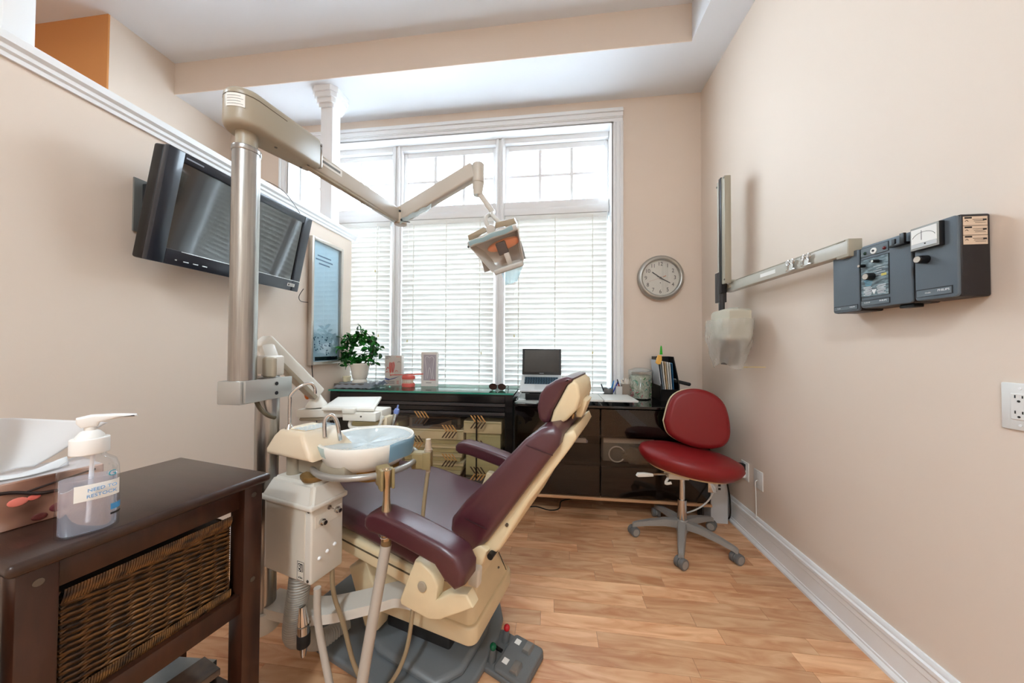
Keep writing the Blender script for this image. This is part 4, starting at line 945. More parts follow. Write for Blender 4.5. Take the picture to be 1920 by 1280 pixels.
# two bulldog clips hang on the arm as separate things further down
# upright: two folded links side by side
MB().box((-0.045, 0.878, 0.385), (0.040, 0.040, 0.70), 0.004).build('folded_link', M_XG, xa)
MB().box((-0.045, 0.940, 0.360), (0.040, 0.026, 0.74), 0.004).build('folded_link', M_XL, xa)
MB().box((-0.052, 0.910, 0.360), (0.034, 0.030, 0.76), 0.003).build('channel', M_BLACK, xa)
MB().box((-0.048, 0.945, 0.02), (0.048, 0.055, 0.20), 0.004).build('clamp', mat('charcoal', (58, 56, 56), 0.4), xa)
for z in (0.005, 0.03): MB().cyl((-0.045, 0.86, z + 0.03), (-0.045, 0.90, z + 0.03), 0.008, n=12).build('hinge_pin', M_CHROME, xa)
for y, z in ((0.952, 0.70), (0.865, 0.72), (0.952, 0.07), (0.865, 0.06)): MB().cyl((-0.067, y, z), (-0.062, y, z), 0.006, n=10).build('screw', M_SCREW, xa)
MB().box((0.0, 0.90, 0.035), (0.06, 0.06, 0.05), 0.004).build('elbow', M_XG, xa)
MB().cyl((-0.05, 0.93, -0.16), (-0.05, 0.93, -0.02), 0.018, n=18).build('drop_post', mat('charcoal', (58, 56, 56), 0.4), xa)
th = MB()
th.pillow([(-0.145, 0.755 - 0.02), (-0.125, 0.90), (-0.10, 0.965), (0.0, 0.965), (0.02, 0.90), (0.02, 0.735), (0.0, 0.70), (-0.12, 0.70)], 'z', -0.335, -0.145, 0.018, 4)
hd_ = th.build('tube_head', mat('xray_head', (196, 190, 172), 0.4), xa, 50)
MB().cyl((-0.06, 0.93, -0.23), (-0.075, 1.0, -0.23), 0.030, 0.026, 20, 0.006).build('pivot_knob', M_XL, hd_)
MB().box((-0.05, 0.80, -0.14), (0.04, 0.05, 0.02), 0.004).build('head_boss', M_XL, hd_)
cone = MB().pillow([(-0.10, -0.33), (-0.02, -0.33), (-0.016, -0.40), (-0.024, -0.485), (-0.096, -0.485), (-0.104, -0.40)], 'y', 0.78, 0.86, 0.010, 3).build('cone', mat('brown_cone', (92, 78, 66), 0.35), xa, 50)
bagm = sheet_mat('clear_bag', (226, 224, 218), 0.38, 0.10, 0.35, (45, 1.0))
def bag(u, v):
    a = 2 * math.pi * u; w_ = 1.0 - 0.35 * max(0, (v - 0.45) / 0.55)
    k = 1 + 0.05 * math.sin(7 * a + 11 * v)
    return (-0.062 + 0.100 * w_ * k * math.copysign(abs(math.cos(a)) ** 0.7, math.cos(a)), 0.83 + 0.150 * w_ * k * math.copysign(abs(math.sin(a)) ** 0.7, math.sin(a)), -0.205 - 0.285 * v - 0.02 * v * math.sin(3 * a))
MB().surf(bag, 40, 16).build('plastic_bag', bagm, xa, 180)
MB().tube([(0.03, 0.80, -0.50), (-0.02, 0.74, -0.495), (0.05, 0.66, -0.49)], 0.002, 6, 4).build('bag_tie', mat('yellow_tie', (220, 190, 110), 0.5), xa)
def clip(y, label):
    e = thing('bulldog_clip', label, 'clip', (1.150, y, 1.592), 0, 'bulldog clips on the X-ray arm')
    MB().box((-0.006, 0, -0.016), (0.012, 0.058, 0.007), 0.003).build('jaw', M_CHROME, e)
    MB().box((-0.010, 0, -0.004), (0.003, 0.034, 0.028), 0.001).build('body', M_CHROME, e)
    for s in (-1, 1):
        MB().tube([(-0.010 + 0.0 * a, s * 0.014 + 0.011 * math.cos(R(a)), 0.020 + 0.011 * math.sin(R(a))) for a in range(0, 360, 30)], 0.003, 8, closed=True).build('loop', M_CHROME, e)
        MB().cyl((-0.013, s * 0.014, 0.020), (-0.009, s * 0.014, 0.020), 0.007, n=14).build('loop_cap', mat('clip_cap', (206, 196, 188), 0.4, 0.5), e)
clip(1.585, 'chrome bulldog clip on the X-ray arm nearest the control boxes'); clip(1.680, 'chrome bulldog clip on the X-ray arm nearest the white label')

# ------------------------------------------------------------------ X-ray control boxes
M_PAN = mat('slate_panel', (88, 98, 106), 0.45, bump=(500, 0.15))
M_SIDE = mat('charcoal_case', (34, 30, 32), 0.4, bump=(500, 0.1))
def ctrl(y0, y1, z0, z1, label):
    e = thing('xray_control_box', label, 'control box', (XR - 0.001, (y0 + y1) / 2, (z0 + z1) / 2), 0, 'X-ray control boxes in a row on the right wall')
    w_, h_ = y1 - y0, z1 - z0
    MB().box((-0.038, 0, 0), (0.076, w_, h_), 0.006, 3).build('case', M_SIDE, e)
    MB().pillow(rrect(-w_ / 2 + 0.001, -h_ / 2 + 0.001, w_ / 2 - 0.001, h_ / 2 - 0.001, 0.010), 'x', -0.083, -0.074, 0.003, 3).build('front_panel', M_PAN, e, 50)
    return e, w_, h_
fx = -0.0835
M_RIM = mat('dark_recess', (24, 26, 28), 0.5)
M_PLT = mat('name_plate', (96, 106, 112), 0.4)
M_WINK = mat('white_ink', (222, 224, 224), 0.5)
def txt(e, s_, y, z, size, m=M_WINK, x=fx - 0.0008):
    return lettering(s_, size, m, e, frame((x, y, z), (0, -1, 0), (0, 0, 1)), depth=0.0002)
def nameplate(e, y, z, w_, h_, words):
    p = MB().box((fx - 0.0002, y, z), (0.0014, w_ + 0.004, h_ + 0.004)).build('plate_recess', M_RIM, e)
    MB().box((fx - 0.0006, y, z - 0.001), (0.0016, w_, h_)).build('name_plate', M_PLT, p)
    for s_, yy, zz, sz in words: txt(e, s_, yy, zz, sz, x=fx - 0.0018)
def knob(e, y, z, r_, ln, capm=None):
    k = MB().cyl((fx, y, z), (fx - ln, y, z), r_ * 1.05, r_ * 0.95, 24, 0.0015).build('knob', M_BLACK, e)
    MB().cyl((fx - ln, y, z), (fx - ln - 0.001, y, z), r_ * 0.75, n=20).build('knob_cap', capm or mat('knob_cap_tan', (188, 178, 164), 0.4), k)
# nearest: meter
e, w_, h_ = ctrl(1.072, 1.185, 1.352, 1.592, 'slate grey X-ray control box with meter window and one knob')
mt = MB().box((fx - 0.007, 0.0125, 0.077), (0.014, 0.080, 0.074), 0.002).build('meter_case', M_BLACK, e)
MB().box((fx - 0.0145, 0.0125, 0.077), (0.002, 0.077, 0.071), 0.001, 1).build('meter_bezel', mat('meter_trim', (150, 150, 144), 0.4), mt)
MB().box((fx - 0.0160, 0.0125, 0.084), (0.002, 0.068, 0.046)).build('meter_scale', M_PAPER, mt)
MB().box((fx - 0.0162, 0.0125, 0.054), (0.0022, 0.068, 0.013)).build('meter_base', mat('meter_silver', (196, 198, 198), 0.35), mt)
b = MB()
b.tube([(fx - 0.0172, 0.0125 + 0.032 * math.cos(R(a)), 0.072 + 0.022 * math.sin(R(a))) for a in range(20, 165, 12)], 0.0006, 5); b.box((fx - 0.0172, 0.018, 0.085), (0.0005, 0.001, 0.03)); b.build('meter_mark', M_INK, mt)
MB().ball((fx - 0.0175, 0.008, 0.056), 0.002, 8).build('meter_screw', M_INK, mt)
knob(e, 0.022, 0.009, 0.0125, 0.026)
nameplate(e, 0.004, -0.096, 0.090, 0.020, (('PHILIPS', -0.022, -0.094, 0.0095), ('Oralix', 0.018, -0.097, 0.006)))
for k in range(3):
    s_ = MB().box((-0.040, -w_ / 2 - 0.0005, 0.098 - 0.0275 * k), (0.060, 0.001, 0.026)).build('service_sticker', mat('buff_paper', (216, 192, 168), 0.6), e)
    b = MB()
    b.box((-0.058, -w_ / 2 - 0.0012, 0.107 - 0.0275 * k), (0.018, 0.0006, 0.0045))
    for q in range(3): b.box((-0.034 + 0.003 * q, -w_ / 2 - 0.0012, 0.102 - 0.0275 * k - 0.0045 * q), (0.026, 0.0006, 0.0008))
    b.box((-0.017, -w_ / 2 - 0.0012, 0.101 - 0.0275 * k), (0.009, 0.0006, 0.0045))
    b.tube([(-0.066, -w_ / 2 - 0.0013, 0.097 - 0.0275 * k), (-0.062, -w_ / 2 - 0.0013, 0.100 - 0.0275 * k), (-0.058, -w_ / 2 - 0.0013, 0.097 - 0.0275 * k)], 0.0007, 5)
    b.build('sticker_print', M_INK, s_)
# middle: timer panel
e, w_, h_ = ctrl(1.191, 1.366, 1.350, 1.586, 'slate grey X-ray timer box with knobs and printed dial panel')
MB().box((fx - 0.0002, 0.034, 0.092), (0.0016, 0.100, 0.034)).build('indicator_recess', M_RIM, e)
MB().box((fx - 0.0008, 0.034, 0.0915), (0.0016, 0.097, 0.031)).build('indicator_plate', M_PLT, e)
MB().ball((fx - 0.003, 0.066, 0.088), (0.004, 0.006, 0.006), 12).build('green_lamp', mat('green_lens', (8, 48, 34), 0.2), e)
MB().ball((fx - 0.003, -0.004, 0.088), (0.004, 0.006, 0.006), 12).build('red_lamp', mat('red_lens', (96, 20, 24), 0.2), e)
MB().cyl((fx, 0.034, 0.089), (fx - 0.004, 0.034, 0.089), 0.011, n=22).build('key_switch', M_PAPER, e); MB().cyl((fx - 0.004, 0.034, 0.089), (fx - 0.006, 0.034, 0.089), 0.004, n=12).build('key_slot', M_INK, e)
txt(e, 'ON', 0.060, 0.101, 0.006); txt(e, 'X-RAY', 0.0, 0.101, 0.006)
hk = MB().box((fx - 0.008, -0.058, 0.082), (0.018, 0.050, 0.008), 0.002).box((fx - 0.014, -0.048, 0.092), (0.006, 0.010, 0.024), 0.001).box((fx - 0.014, -0.076, 0.098), (0.008, 0.014, 0.034), 0.001).build('handset_hook', M_BLACK, e)
MB().box((fx - 0.0002, 0.034, -0.005), (0.0016, 0.102, 0.144)).build('dial_recess', M_RIM, e)
def dial_mat():
    m = bpy.data.materials.new('dial_print'); m.use_nodes = True; N = m.node_tree.nodes; L = m.node_tree.links; b_ = N['Principled BSDF']
    tc = N.new('ShaderNodeTexCoord'); mp = N.new('ShaderNodeMapping'); mp.inputs['Scale'].default_value = (1, 22, 70); L.new(tc.outputs['Object'], mp.inputs[0])
    nz = N.new('ShaderNodeTexNoise'); nz.inputs['Scale'].default_value = 1.6; nz.inputs['Detail'].default_value = 4; L.new(mp.outputs[0], nz.inputs['Vector'])
    cr = N.new('ShaderNodeValToRGB'); el = cr.color_ramp.elements
    el[0].position = 0.36; el[0].color = (*lin((58, 68, 74)), 1); el[1].position = 0.62; el[1].color = (*lin((128, 146, 152)), 1)
    x = el.new(0.5); x.color = (*lin((92, 112, 118)), 1)
    L.new(nz.outputs['Fac'], cr.inputs[0]); L.new(cr.outputs[0], b_.inputs['Base Color']); b_.inputs['Roughness'].default_value = 0.35
    return m
dp = MB().box((fx - 0.0009, 0.034, -0.0055), (0.0016, 0.098, 0.140)).build('dial_panel', dial_mat(), e)
b = MB()
for q in range(7):
    for s_ in (-1, 1): b.box((fx - 0.0019, 0.034 + s_ * (0.026 - 0.002 * (q % 3)), -0.040 - 0.0048 * q), (0.0004, 0.024 + 0.004 * ((q + 1) % 3), 0.0020))
b.prism([(0.026, -0.052), (0.044, -0.052), (0.035, -0.071)], 'x', fx - 0.0018, fx - 0.0022)
for q in range(5): b.box((fx - 0.0019, 0.022 - 0.012 * (q % 2), 0.030 - 0.008 * q), (0.0004, 0.030, 0.0012))
tag(b.build('dial_text', M_WINK, dp), kind='stuff')
b = MB()
for q in range(4): b.box((fx - 0.0019, 0.055, -0.016 - 0.006 * q), (0.0004, 0.034 - 0.004 * q, 0.0022))
b.build('dial_bars', mat('cyan_ink', (84, 160, 186), 0.5), dp)
b = MB(); b.box((fx - 0.0019, 0.000, -0.004), (0.0004, 0.018, 0.008)); b.build('dial_mark_yellow', mat('yellow_ink', (206, 190, 90), 0.5), dp)
b = MB(); b.box((fx - 0.0019, 0.062, 0.004), (0.0004, 0.018, 0.006)); b.build('dial_mark_red', mat('rose_ink', (180, 130, 126), 0.5), dp)
knob(e, 0.071, 0.042, 0.006, 0.020); knob(e, 0.020, 0.047, 0.006, 0.020, M_CHROME); knob(e, 0.042, -0.004, 0.0135, 0.024)
nameplate(e, 0.034, -0.098, 0.100, 0.016, (('PHILIPS', 0.004, -0.0965, 0.008), ('Oralix 65', 0.062, -0.0975, 0.006)))
MB().box((-0.05, -0.05, -h_ / 2 - 0.006), (0.03, 0.045, 0.012), 0.002).build('cable_gland', M_BLACK, e)
# far: plain cover
e, w_, h_ = ctrl(1.371, 1.487, 1.343, 1.582, 'plain slate grey X-ray box at the far end below the arm')
nameplate(e, 0.0, -0.101, 0.098, 0.014, (('PHILIPS', -0.030, -0.1005, 0.007), ('Oralix', 0.028, -0.101, 0.006)))

# ------------------------------------------------------------------ wall outlets
M_PLATE = mat('outlet_plate', (228, 226, 222), 0.35)
def plate(y, z, w_, h_, label, kind):
    e = thing('wall_outlet', label, 'outlet', (XR, y, z), 0)
    MB().box((-0.003, 0, 0), (0.006, w_, h_), 0.003, 2).build('plate', M_PLATE, e)
    if kind == 'duplex':
        f = MB().box((-0.0065, 0, 0), (0.003, 0.034, 0.070), 0.001, 1).build('receptacle', M_PLATE, e)
        for s_ in (-1, 1):
            MB().box((-0.0082, 0.008, s_ * 0.021 + 0.006), (0.001, 0.0022, 0.008)).build('slot', M_INK, f)
            MB().box((-0.0082, -0.006, s_ * 0.021 + 0.006), (0.001, 0.0022, 0.007)).build('slot', M_INK, f)
            MB().cyl((-0.0078, 0.001, s_ * 0.021 - 0.006), (-0.0088, 0.001, s_ * 0.021 - 0.006), 0.003, n=10).build('slot', M_INK, f)
    for s_ in (-1, 1): MB().cyl((-0.006, 0, s_ * (h_ / 2 - 0.014)), (-0.0072, 0, s_ * (h_ / 2 - 0.014)), 0.0035, n=10).build('screw', M_WHITE, e)
    return e
plate(1.018, 1.045, 0.075, 0.127, 'white duplex wall outlet at the right edge', 'duplex')
plate(2.255, 0.405, 0.080, 0.118, 'white wall outlet behind the stool with two plugs', 'duplex')
plate(2.120, 0.402, 0.084, 0.112, 'white phone jack plate with thin cord', 'jack')
pg = thing('black_plug', 'black power plug and cord in the outlet behind the stool', 'plug', (XR - 0.008, 2.255, 0.43))
MB().pillow([(-0.0, -0.02), (-0.03, -0.022), (-0.055, -0.014), (-0.055, 0.014), (-0.03, 0.022), (0, 0.02)], 'y', -0.02, 0.02, 0.006, 3).build('plug_body', M_RUBBER, pg)
MB().tube([(-0.05, 0, 0), (-0.085, 0.03, -0.01), (-0.09, 0.06, -0.06), (-0.06, 0.08, -0.16), (-0.040, 0.09, -0.28), (-0.036, 0.12, -0.40), (-0.036, 0.30, -0.424)], 0.005, 8, 6).build('cord', M_RUBBER, pg)
pg = thing('white_plug', 'white power plug and cord below the black plug', 'plug', (XR - 0.008, 2.255, 0.38))
MB().pillow([(-0.0, -0.016), (-0.03, -0.018), (-0.045, -0.010), (-0.045, 0.010), (-0.03, 0.018), (0, 0.016)], 'y', -0.018, 0.018, 0.005, 3).build('plug_body', M_WHITE, pg)
MB().tube([(-0.04, 0, 0), (-0.08, 0.02, 0.0), (-0.13, 0.03, -0.04), (-0.17, 0.03, -0.13), (-0.21, 0.03, -0.20), (-0.26, 0.05, -0.26), (-0.32, 0.10, -0.32), (-0.36, 0.18, -0.37)], 0.005, 8, 6).build('cord', M_WHITE, pg)
tag(MB().tube([(XR - 0.010, 2.118, 0.40), (XR - 0.022, 2.118, 0.385), (XR - 0.020, 2.118, 0.33), (XR - 0.018, 2.118, 0.20), (XR - 0.020, 2.118, 0.176)], 0.0028, 8, 5).build('phone_cord', M_PLATE), 'thin white phone cord from jack down to baseboard', 'cable')
# ------------------------------------------------------------------ left cabinet with glass top
M_BLK = mat('black_lacquer', (14, 13, 14), 0.22, coat=0.3)
M_DKW = mat('dark_walnut', (34, 22, 16), 0.4, stretch=(0.6, 4, 8), var=(8, 0.4))
M_GEDGE = mat('green_glass_edge', (60, 150, 130), 0.08, trans=0.0, coat=0.4)
LX0, LX1, LYF, LZ = -1.775, -0.283, 2.40, 0.85
lc = thing('glass_top_cabinet', 'long black cabinet with green glass top and arrow stickers on its glass', 'cabinet', ((LX0 + LX1) / 2, 2.62, 0))
def lx(x): return x - (LX0 + LX1) / 2
def ly(y): return y - 2.62
WD = LX1 - LX0
MB().box((0, ly(2.615), LZ - 0.006), (WD + 0.012, 0.44, 0.012), 0.001, 1).build('glass_top', thin_glass('aqua_glass', (196, 232, 222), 0.14), lc)
MB().box((0, ly(LYF - 0.0062), LZ - 0.006), (WD + 0.012, 0.003, 0.0125)).build('glass_edge', M_GEDGE, lc)
MB().box((0, ly(2.62), LZ - 0.024), (WD, 0.42, 0.018)).build('top_board', M_BLK, lc)
MB().box((0, ly(2.83), 0.42), (WD, 0.015, 0.81)).build('back_panel', M_BLK, lc)
for x in (LX0 + 0.03, LX1 - 0.03):
    MB().box((lx(x), ly(2.62), 0.418), (0.06, 0.43, 0.83), 0.002, 1).build('side_panel', M_BLK, lc)
M_RAIL = mat('charcoal_rail', (62, 58, 58), 0.4)
for z, h, m_ in ((0.800, 0.055, M_BLK), (0.755, 0.022, M_RAIL), (0.722, 0.034, M_BLK), (0.688, 0.020, M_RAIL), (0.668, 0.016, M_BLK), (0.172, 0.05, M_RAIL), (0.10, 0.09, M_BLK)):
    MB().box((0, ly(LYF + 0.010), z), (WD - 0.12, 0.02, h), 0.002, 1).build('front_rail', m_, lc)
MB().box((0, ly(2.62), 0.185), (WD - 0.12, 0.40, 0.016)).build('shelf', M_BLK, lc)
MB().box((0, ly(2.62), 0.04), (WD - 0.02, 0.40, 0.07)).build('plinth', M_BLK, lc)
MB().box((lx(-0.56), ly(LYF + 0.004), 0.43), (0.010, 0.012, 0.46)).build('door_edge', M_BLK, lc)
gp = MB().box((0, ly(LYF + 0.004), 0.43), (WD - 0.12, 0.004, 0.46)).build('glass_door', M_GLASS, lc)
M_ARW = mat('tan_sticker', (190, 142, 84), 0.5); M_ARD = mat('brown_sticker', (74, 52, 36), 0.5)
for (x, z, s_) in ((-0.985, 0.645, 1), (-0.76, 0.545, 1), (-0.535, 0.625, 1), (-1.03, 0.455, -1), (-0.535, 0.435, -1), (-0.76, 0.325, 1), (-1.02, 0.255, -1), (-0.535, 0.235, -1), (-1.30, 0.60, 1), (-1.30, 0.36, -1)):
    st = MB()
    for k in range(4):
        xx = lx(x + 0.026 * k - 0.04)
        st.prism([(xx, z), (xx - 0.036, z + 0.050), (xx - 0.024, z + 0.050), (xx + 0.012, z)], 'y', ly(LYF - 0.0005), ly(LYF + 0.0005))
    a = st.build('arrow_sticker', M_ARW if s_ > 0 else M_ARD, gp)
    st = MB()
    for k in range(4):
        xx = lx(x + 0.026 * k - 0.04)
        st.prism([(xx - 0.036, z - 0.050), (xx - 0.024, z - 0.050), (xx + 0.012, z), (xx, z)], 'y', ly(LYF - 0.0005), ly(LYF + 0.0005))
    st.build('arrow_sticker', M_ARD if s_ > 0 else M_ARW, gp)
# contents behind the glass
M_BEIGE = mat('beige_tray', (206, 188, 146), 0.5)
M_KHK = mat('khaki_tray', (176, 162, 112), 0.5)
def tray(x0, x1, y0, y1, z0, z1, label, m_, grp=None, slot=False):
    e = thing('storage_box', label, 'storage box', ((x0 + x1) / 2, (y0 + y1) / 2, z0), 0, grp)
    MB().box((0, 0, (z1 - z0) / 2), (x1 - x0, y1 - y0, z1 - z0), 0.004).build('body', m_, e)
    if slot:
        MB().box((0, -(y1 - y0) / 2 - 0.001, (z1 - z0) / 2), (x1 - x0 - 0.05, 0.004, z1 - z0 - 0.03), 0.001, 1).build('slot', M_BLACK, e)
    else:
        MB().box((0, -(y1 - y0) / 2 - 0.0025, (z1 - z0) * 0.85), (x1 - x0 - 0.01, 0.006, 0.004)).build('rim', M_KHK, e)
    return e
k = 0; z = 0.193
for k in range(9):
    h = 0.034 if k < 8 else 0.085
    tray(-1.16, -0.70 + 0.012 * ((k * 7) % 3), 2.455, 2.72, z, z + h - 0.004, 'beige flat tray in the cabinet stack, ' + ['lowest', 'second lowest', 'third from bottom', 'fourth from bottom', 'middle', 'fourth from top', 'third from top', 'second from top', 'thick one on top'][k], M_KHK if k % 2 else M_BEIGE, 'beige trays stacked behind the cabinet glass')
    z += h
tray(-1.12, -0.70, 2.450, 2.72, z, z + 0.095, 'dark brown box with slot on top of the tray stack', mat('brown_box', (84, 70, 54), 0.5), None, True)
tray(-0.66, -0.40, 2.47, 2.72, 0.193, 0.36, 'khaki box low on the right behind the cabinet glass', M_KHK)
tray(-0.66, -0.385, 2.47, 2.72, 0.36, 0.525, 'olive box in the middle right behind the cabinet glass', mat('olive_box', (168, 158, 112), 0.5))
tray(-0.675, -0.375, 2.45, 2.72, 0.526, 0.62, 'cream box at the top right behind the cabinet glass', M_BEIGE)
tray(-1.66, -1.22, 2.47, 2.72, 0.193, 0.40, 'beige box low on the left behind the cabinet glass', M_BEIGE)
tray(-1.64, -1.22, 2.47, 2.72, 0.40, 0.58, 'khaki box high on the left behind the cabinet glass', M_KHK)

# ------------------------------------------------------------------ right cabinet with smoked doors
RX0, RX1, RYF, RZ = -0.262, 1.085, 2.335, 0.786
rc = thing('smoked_glass_cabinet', 'low black cabinet with smoked glass doors under the laptop', 'cabinet', ((RX0 + RX1) / 2, 2.58, 0))
def rx(x): return x - (RX0 + RX1) / 2
def ry(y): return y - 2.58
WD = RX1 - RX0
MB().box((0, ry(2.585), RZ - 0.009), (WD + 0.01, 0.51, 0.018), 0.002, 1).build('top', mat('black_glass', (10, 10, 11), 0.06, coat=0.6), rc)
for x in (RX0 + 0.012, RX1 - 0.012): MB().box((rx(x), ry(2.59), 0.45), (0.024, 0.49, 0.64), 0.001, 1).build('side_panel', M_BLK, rc)
MB().box((0, ry(2.83), 0.45), (WD - 0.04, 0.012, 0.63)).build('back_panel', M_DKW, rc)
MB().box((0, ry(2.60), 0.145), (WD - 0.04, 0.46, 0.02)).build('bottom', M_DKW, rc)
MB().box((0, ry(2.60), 0.362), (WD - 0.05, 0.45, 0.018)).build('shelf', M_DKW, rc)
MB().box((0, ry(2.60), 0.560), (WD - 0.05, 0.45, 0.018)).build('shelf', M_DKW, rc)
MB().box((0, ry(RYF - 0.003), 0.132), (WD, 0.022, 0.016), 0.002, 1).build('bottom_strip', mat('light_oak_strip', (196, 150, 110), 0.4), rc)
xm = 0.352
for x0, x1 in ((RX0 + 0.004, xm - 0.003), (xm + 0.003, RX1 - 0.004)):
    MB().box((rx((x0 + x1) / 2), ry(RYF + 0.004), 0.450), (x1 - x0, 0.005, 0.622), 0.001, 1).build('glass_door', thin_glass('smoked_door', (222, 216, 210), 0.03), rc)
    MB().box((rx((x0 + x1) / 2), ry(RYF + 0.016), 0.250), (x1 - x0 - 0.01, 0.012, 0.21), 0.001, 1).build('drawer_front', M_DKW, rc)
    MB().box((rx((x0 + x1) / 2), ry(RYF + 0.016), 0.665), (x1 - x0 - 0.01, 0.012, 0.19), 0.001, 1).build('upper_front', M_BLK, rc)
for x in (RX0 + 0.05, RX1 - 0.05):
    for y in (2.38, 2.80): MB().cyl((rx(x), ry(y), 0.0), (rx(x), ry(y), 0.136), 0.02, n=16).build('foot', M_BLK, rc)
ps = thing('power_strip', 'white power strip on the shelf behind the left smoked door', 'power strip', (0.13, 2.42, 0.378))
for q in (0.0,): MB().box((0, 0, 0.020 + 0.118), (0.26, 0.04, 0.034), 0.004).build('body', M_WHITE, ps)
MB().box((-0.06, 0.0, 0.061), (0.012, 0.012, 0.12)).build('stand', M_WHITE, ps)
for k in range(3): MB().box((-0.10 + 0.022 * k, -0.021, 0.138), (0.006, 0.002, 0.014)).build('slot', M_INK, ps)
MB().cyl((0.13, -0.018, 0.132), (0.13, -0.006, 0.132), 0.012, n=18).build('button', mat('lilac_cap', (180, 178, 206), 0.4), ps)
pr_ = thing('paper_roll_box', 'flat white box on the shelf behind the right smoked door', 'box', (0.56, 2.46, 0.373))
MB().box((0, 0, 0.085), (0.36, 0.10, 0.17), 0.004).build('carton', mat('grey_white_card', (150, 150, 146), 0.6), pr_)
MB().box((0, -0.051, 0.150), (0.35, 0.002, 0.034)).build('white_band', M_PAPER, pr_)
tag(MB().tube([(0.44 + 0.055 * math.cos(R(a)), 2.392, 0.47 + 0.055 * math.sin(R(a))) for a in range(0, 360, 15)], 0.005, 8, closed=True).xf(Matrix.Translation((0.035, 0, -0.04))).build('cable_loop', M_WHITE), 'white cable loop hanging behind the right smoked door', 'cable')
def crump(u, v):
    a = 2 * math.pi * u; ph = math.pi * (v - 0.5); k = 1 + 0.22 * math.sin(5 * a + 3 * v) * math.sin(9 * v * 3) + 0.1 * math.sin(13 * a)
    return (0.62 + 0.10 * k * math.cos(ph) * math.cos(a), 2.385 + 0.022 * math.cos(ph) * math.sin(a), 0.425 + 0.052 * k * math.sin(ph))
tag(MB().surf(crump, 48, 24).build('crumpled_plastic_bag', sheet_mat('crinkle_bag', (206, 198, 184), 0.5, 0.1, 0.3, (60, 1.0))), 'crumpled clear plastic bag behind the right smoked door', 'bag')

# ------------------------------------------------------------------ things on the left cabinet
y0 = 2.60
pk = thing('wrapped_tray', 'flat tray wrapped in crinkled clear plastic under the plant', 'packet', (-1.640, 2.585, LZ))
MB().box((-0.02, 0, 0.020), (0.27, 0.22, 0.036), 0.004).build('tray', mat('grey_brown_tray', (96, 88, 82), 0.4), pk)
def wrap(u, v):
    x = -0.155 + 0.34 * u; y = -0.125 + 0.25 * v; e_ = min(u, 1 - u, v, 1 - v)
    return (x + 0.008 * math.sin(23 * v + 5 * u), y, 0.0405 * min(1, e_ * 11) + 0.004 + 0.004 * math.sin(31 * u + 17 * v) * (1 if e_ > 0.05 else 0.6))
MB().surf(wrap, 36, 30).build('plastic_wrap', sheet_mat('shiny_wrap', (206, 216, 226), 0.5, 0.06, 0.2, (80, 1.0)), pk, 180)
pb = thing('plastic_bag', 'crinkled pale blue plastic bag lying beside the plant pot', 'bag', (-1.475, 2.555, LZ))
def wrap2(u, v):
    x = -0.075 + 0.16 * u; y = -0.085 + 0.17 * v
    return (x, y, 0.003 + 0.062 * u * (0.75 + 0.25 * math.sin(5 * v)) + 0.006 * math.sin(27 * u + 13 * v))
MB().surf(wrap2, 24, 20, 0.003).build('film', sheet_mat('blue_bag', (196, 208, 226), 0.75, 0.1, 0.3, (70, 1.0)), pb, 180)
sc = thing('small_pot', 'tiny cream pot on the wrapped tray left of the plant', 'pot', (-1.745, 2.575, LZ + 0.044))
MB().lathe([(0, 0), (0.026, 0), (0.030, 0.014), (0.030, 0.032), (0.034, 0.034), (0.034, 0.044), (0.030, 0.046), (0.026, 0.040), (0, 0.034)], n=28).build('body', mat('cream_pot', (232, 220, 184), 0.45), sc)
pt = thing('potted_plant', 'green wreath-shaped leafy plant in a white urn pot', 'plant', (-1.600, 2.535, LZ + 0.044))
MB().lathe([(0.0, 0.0), (0.058, 0.0), (0.060, 0.010), (0.052, 0.022), (0.048, 0.028), (0.056, 0.034), (0.066, 0.08), (0.076, 0.138), (0.088, 0.156), (0.088, 0.162), (0.080, 0.162), (0.070, 0.135), (0.06, 0.130), (0, 0.130)], n=40).build('pot', mat('white_ceramic', (236, 232, 220), 0.25, coat=0.3), pt, 50)
MB().cyl((0, 0, 0.128), (0, 0, 0.142), 0.074, n=28).build('soil', mat('soil', (52, 38, 28), 0.9), pt)
RC = Vector((-0.010, 0, 0.275)); RR = 0.125
hoop = MB(); hoop.tube([RC + Vector((RR * math.cos(R(a)), 0.01 * math.sin(R(2 * a)), RR * math.sin(R(a)))) for a in range(0, 360, 12)], 0.004, 6, closed=True)
hoop.tube([(0, 0, 0.13), (-0.01, 0, 0.155)], 0.005, 6); hoop.build('stem_hoop', mat('plant_stem', (64, 74, 34), 0.7), pt)
LM = []
for kk, c_ in enumerate(((22, 92, 26), (38, 122, 36), (14, 66, 20))):
    m_ = mat('leaf_green_%d' % kk, c_, 0.4, spec=0.4)
    t = bmesh.new(); A = []
    for i in range(6):
        f = i / 5; wv = 0.0115 * math.sin(math.pi * min(1, 0.08 + f * 0.92)) ** 0.8
        A.append([t.verts.new((s_ * wv, f * 0.042, 0.005 * math.sin(math.pi * f) + (0.003 if s_ else -0.001) + (0.0 if f < 1 else -0.004))) for s_ in (-1, 0, 1)])
    for a, c2 in zip(A, A[1:]):
        t.faces.new((a[0], a[1], c2[1], c2[0])); t.faces.new((a[1], a[2], c2[2], c2[1]))
    me = bpy.data.meshes.new('leaf'); t.to_mesh(me); t.free(); me.materials.append(m_)
    for p in me.polygons: p.use_smooth = True
    LM.append(me)
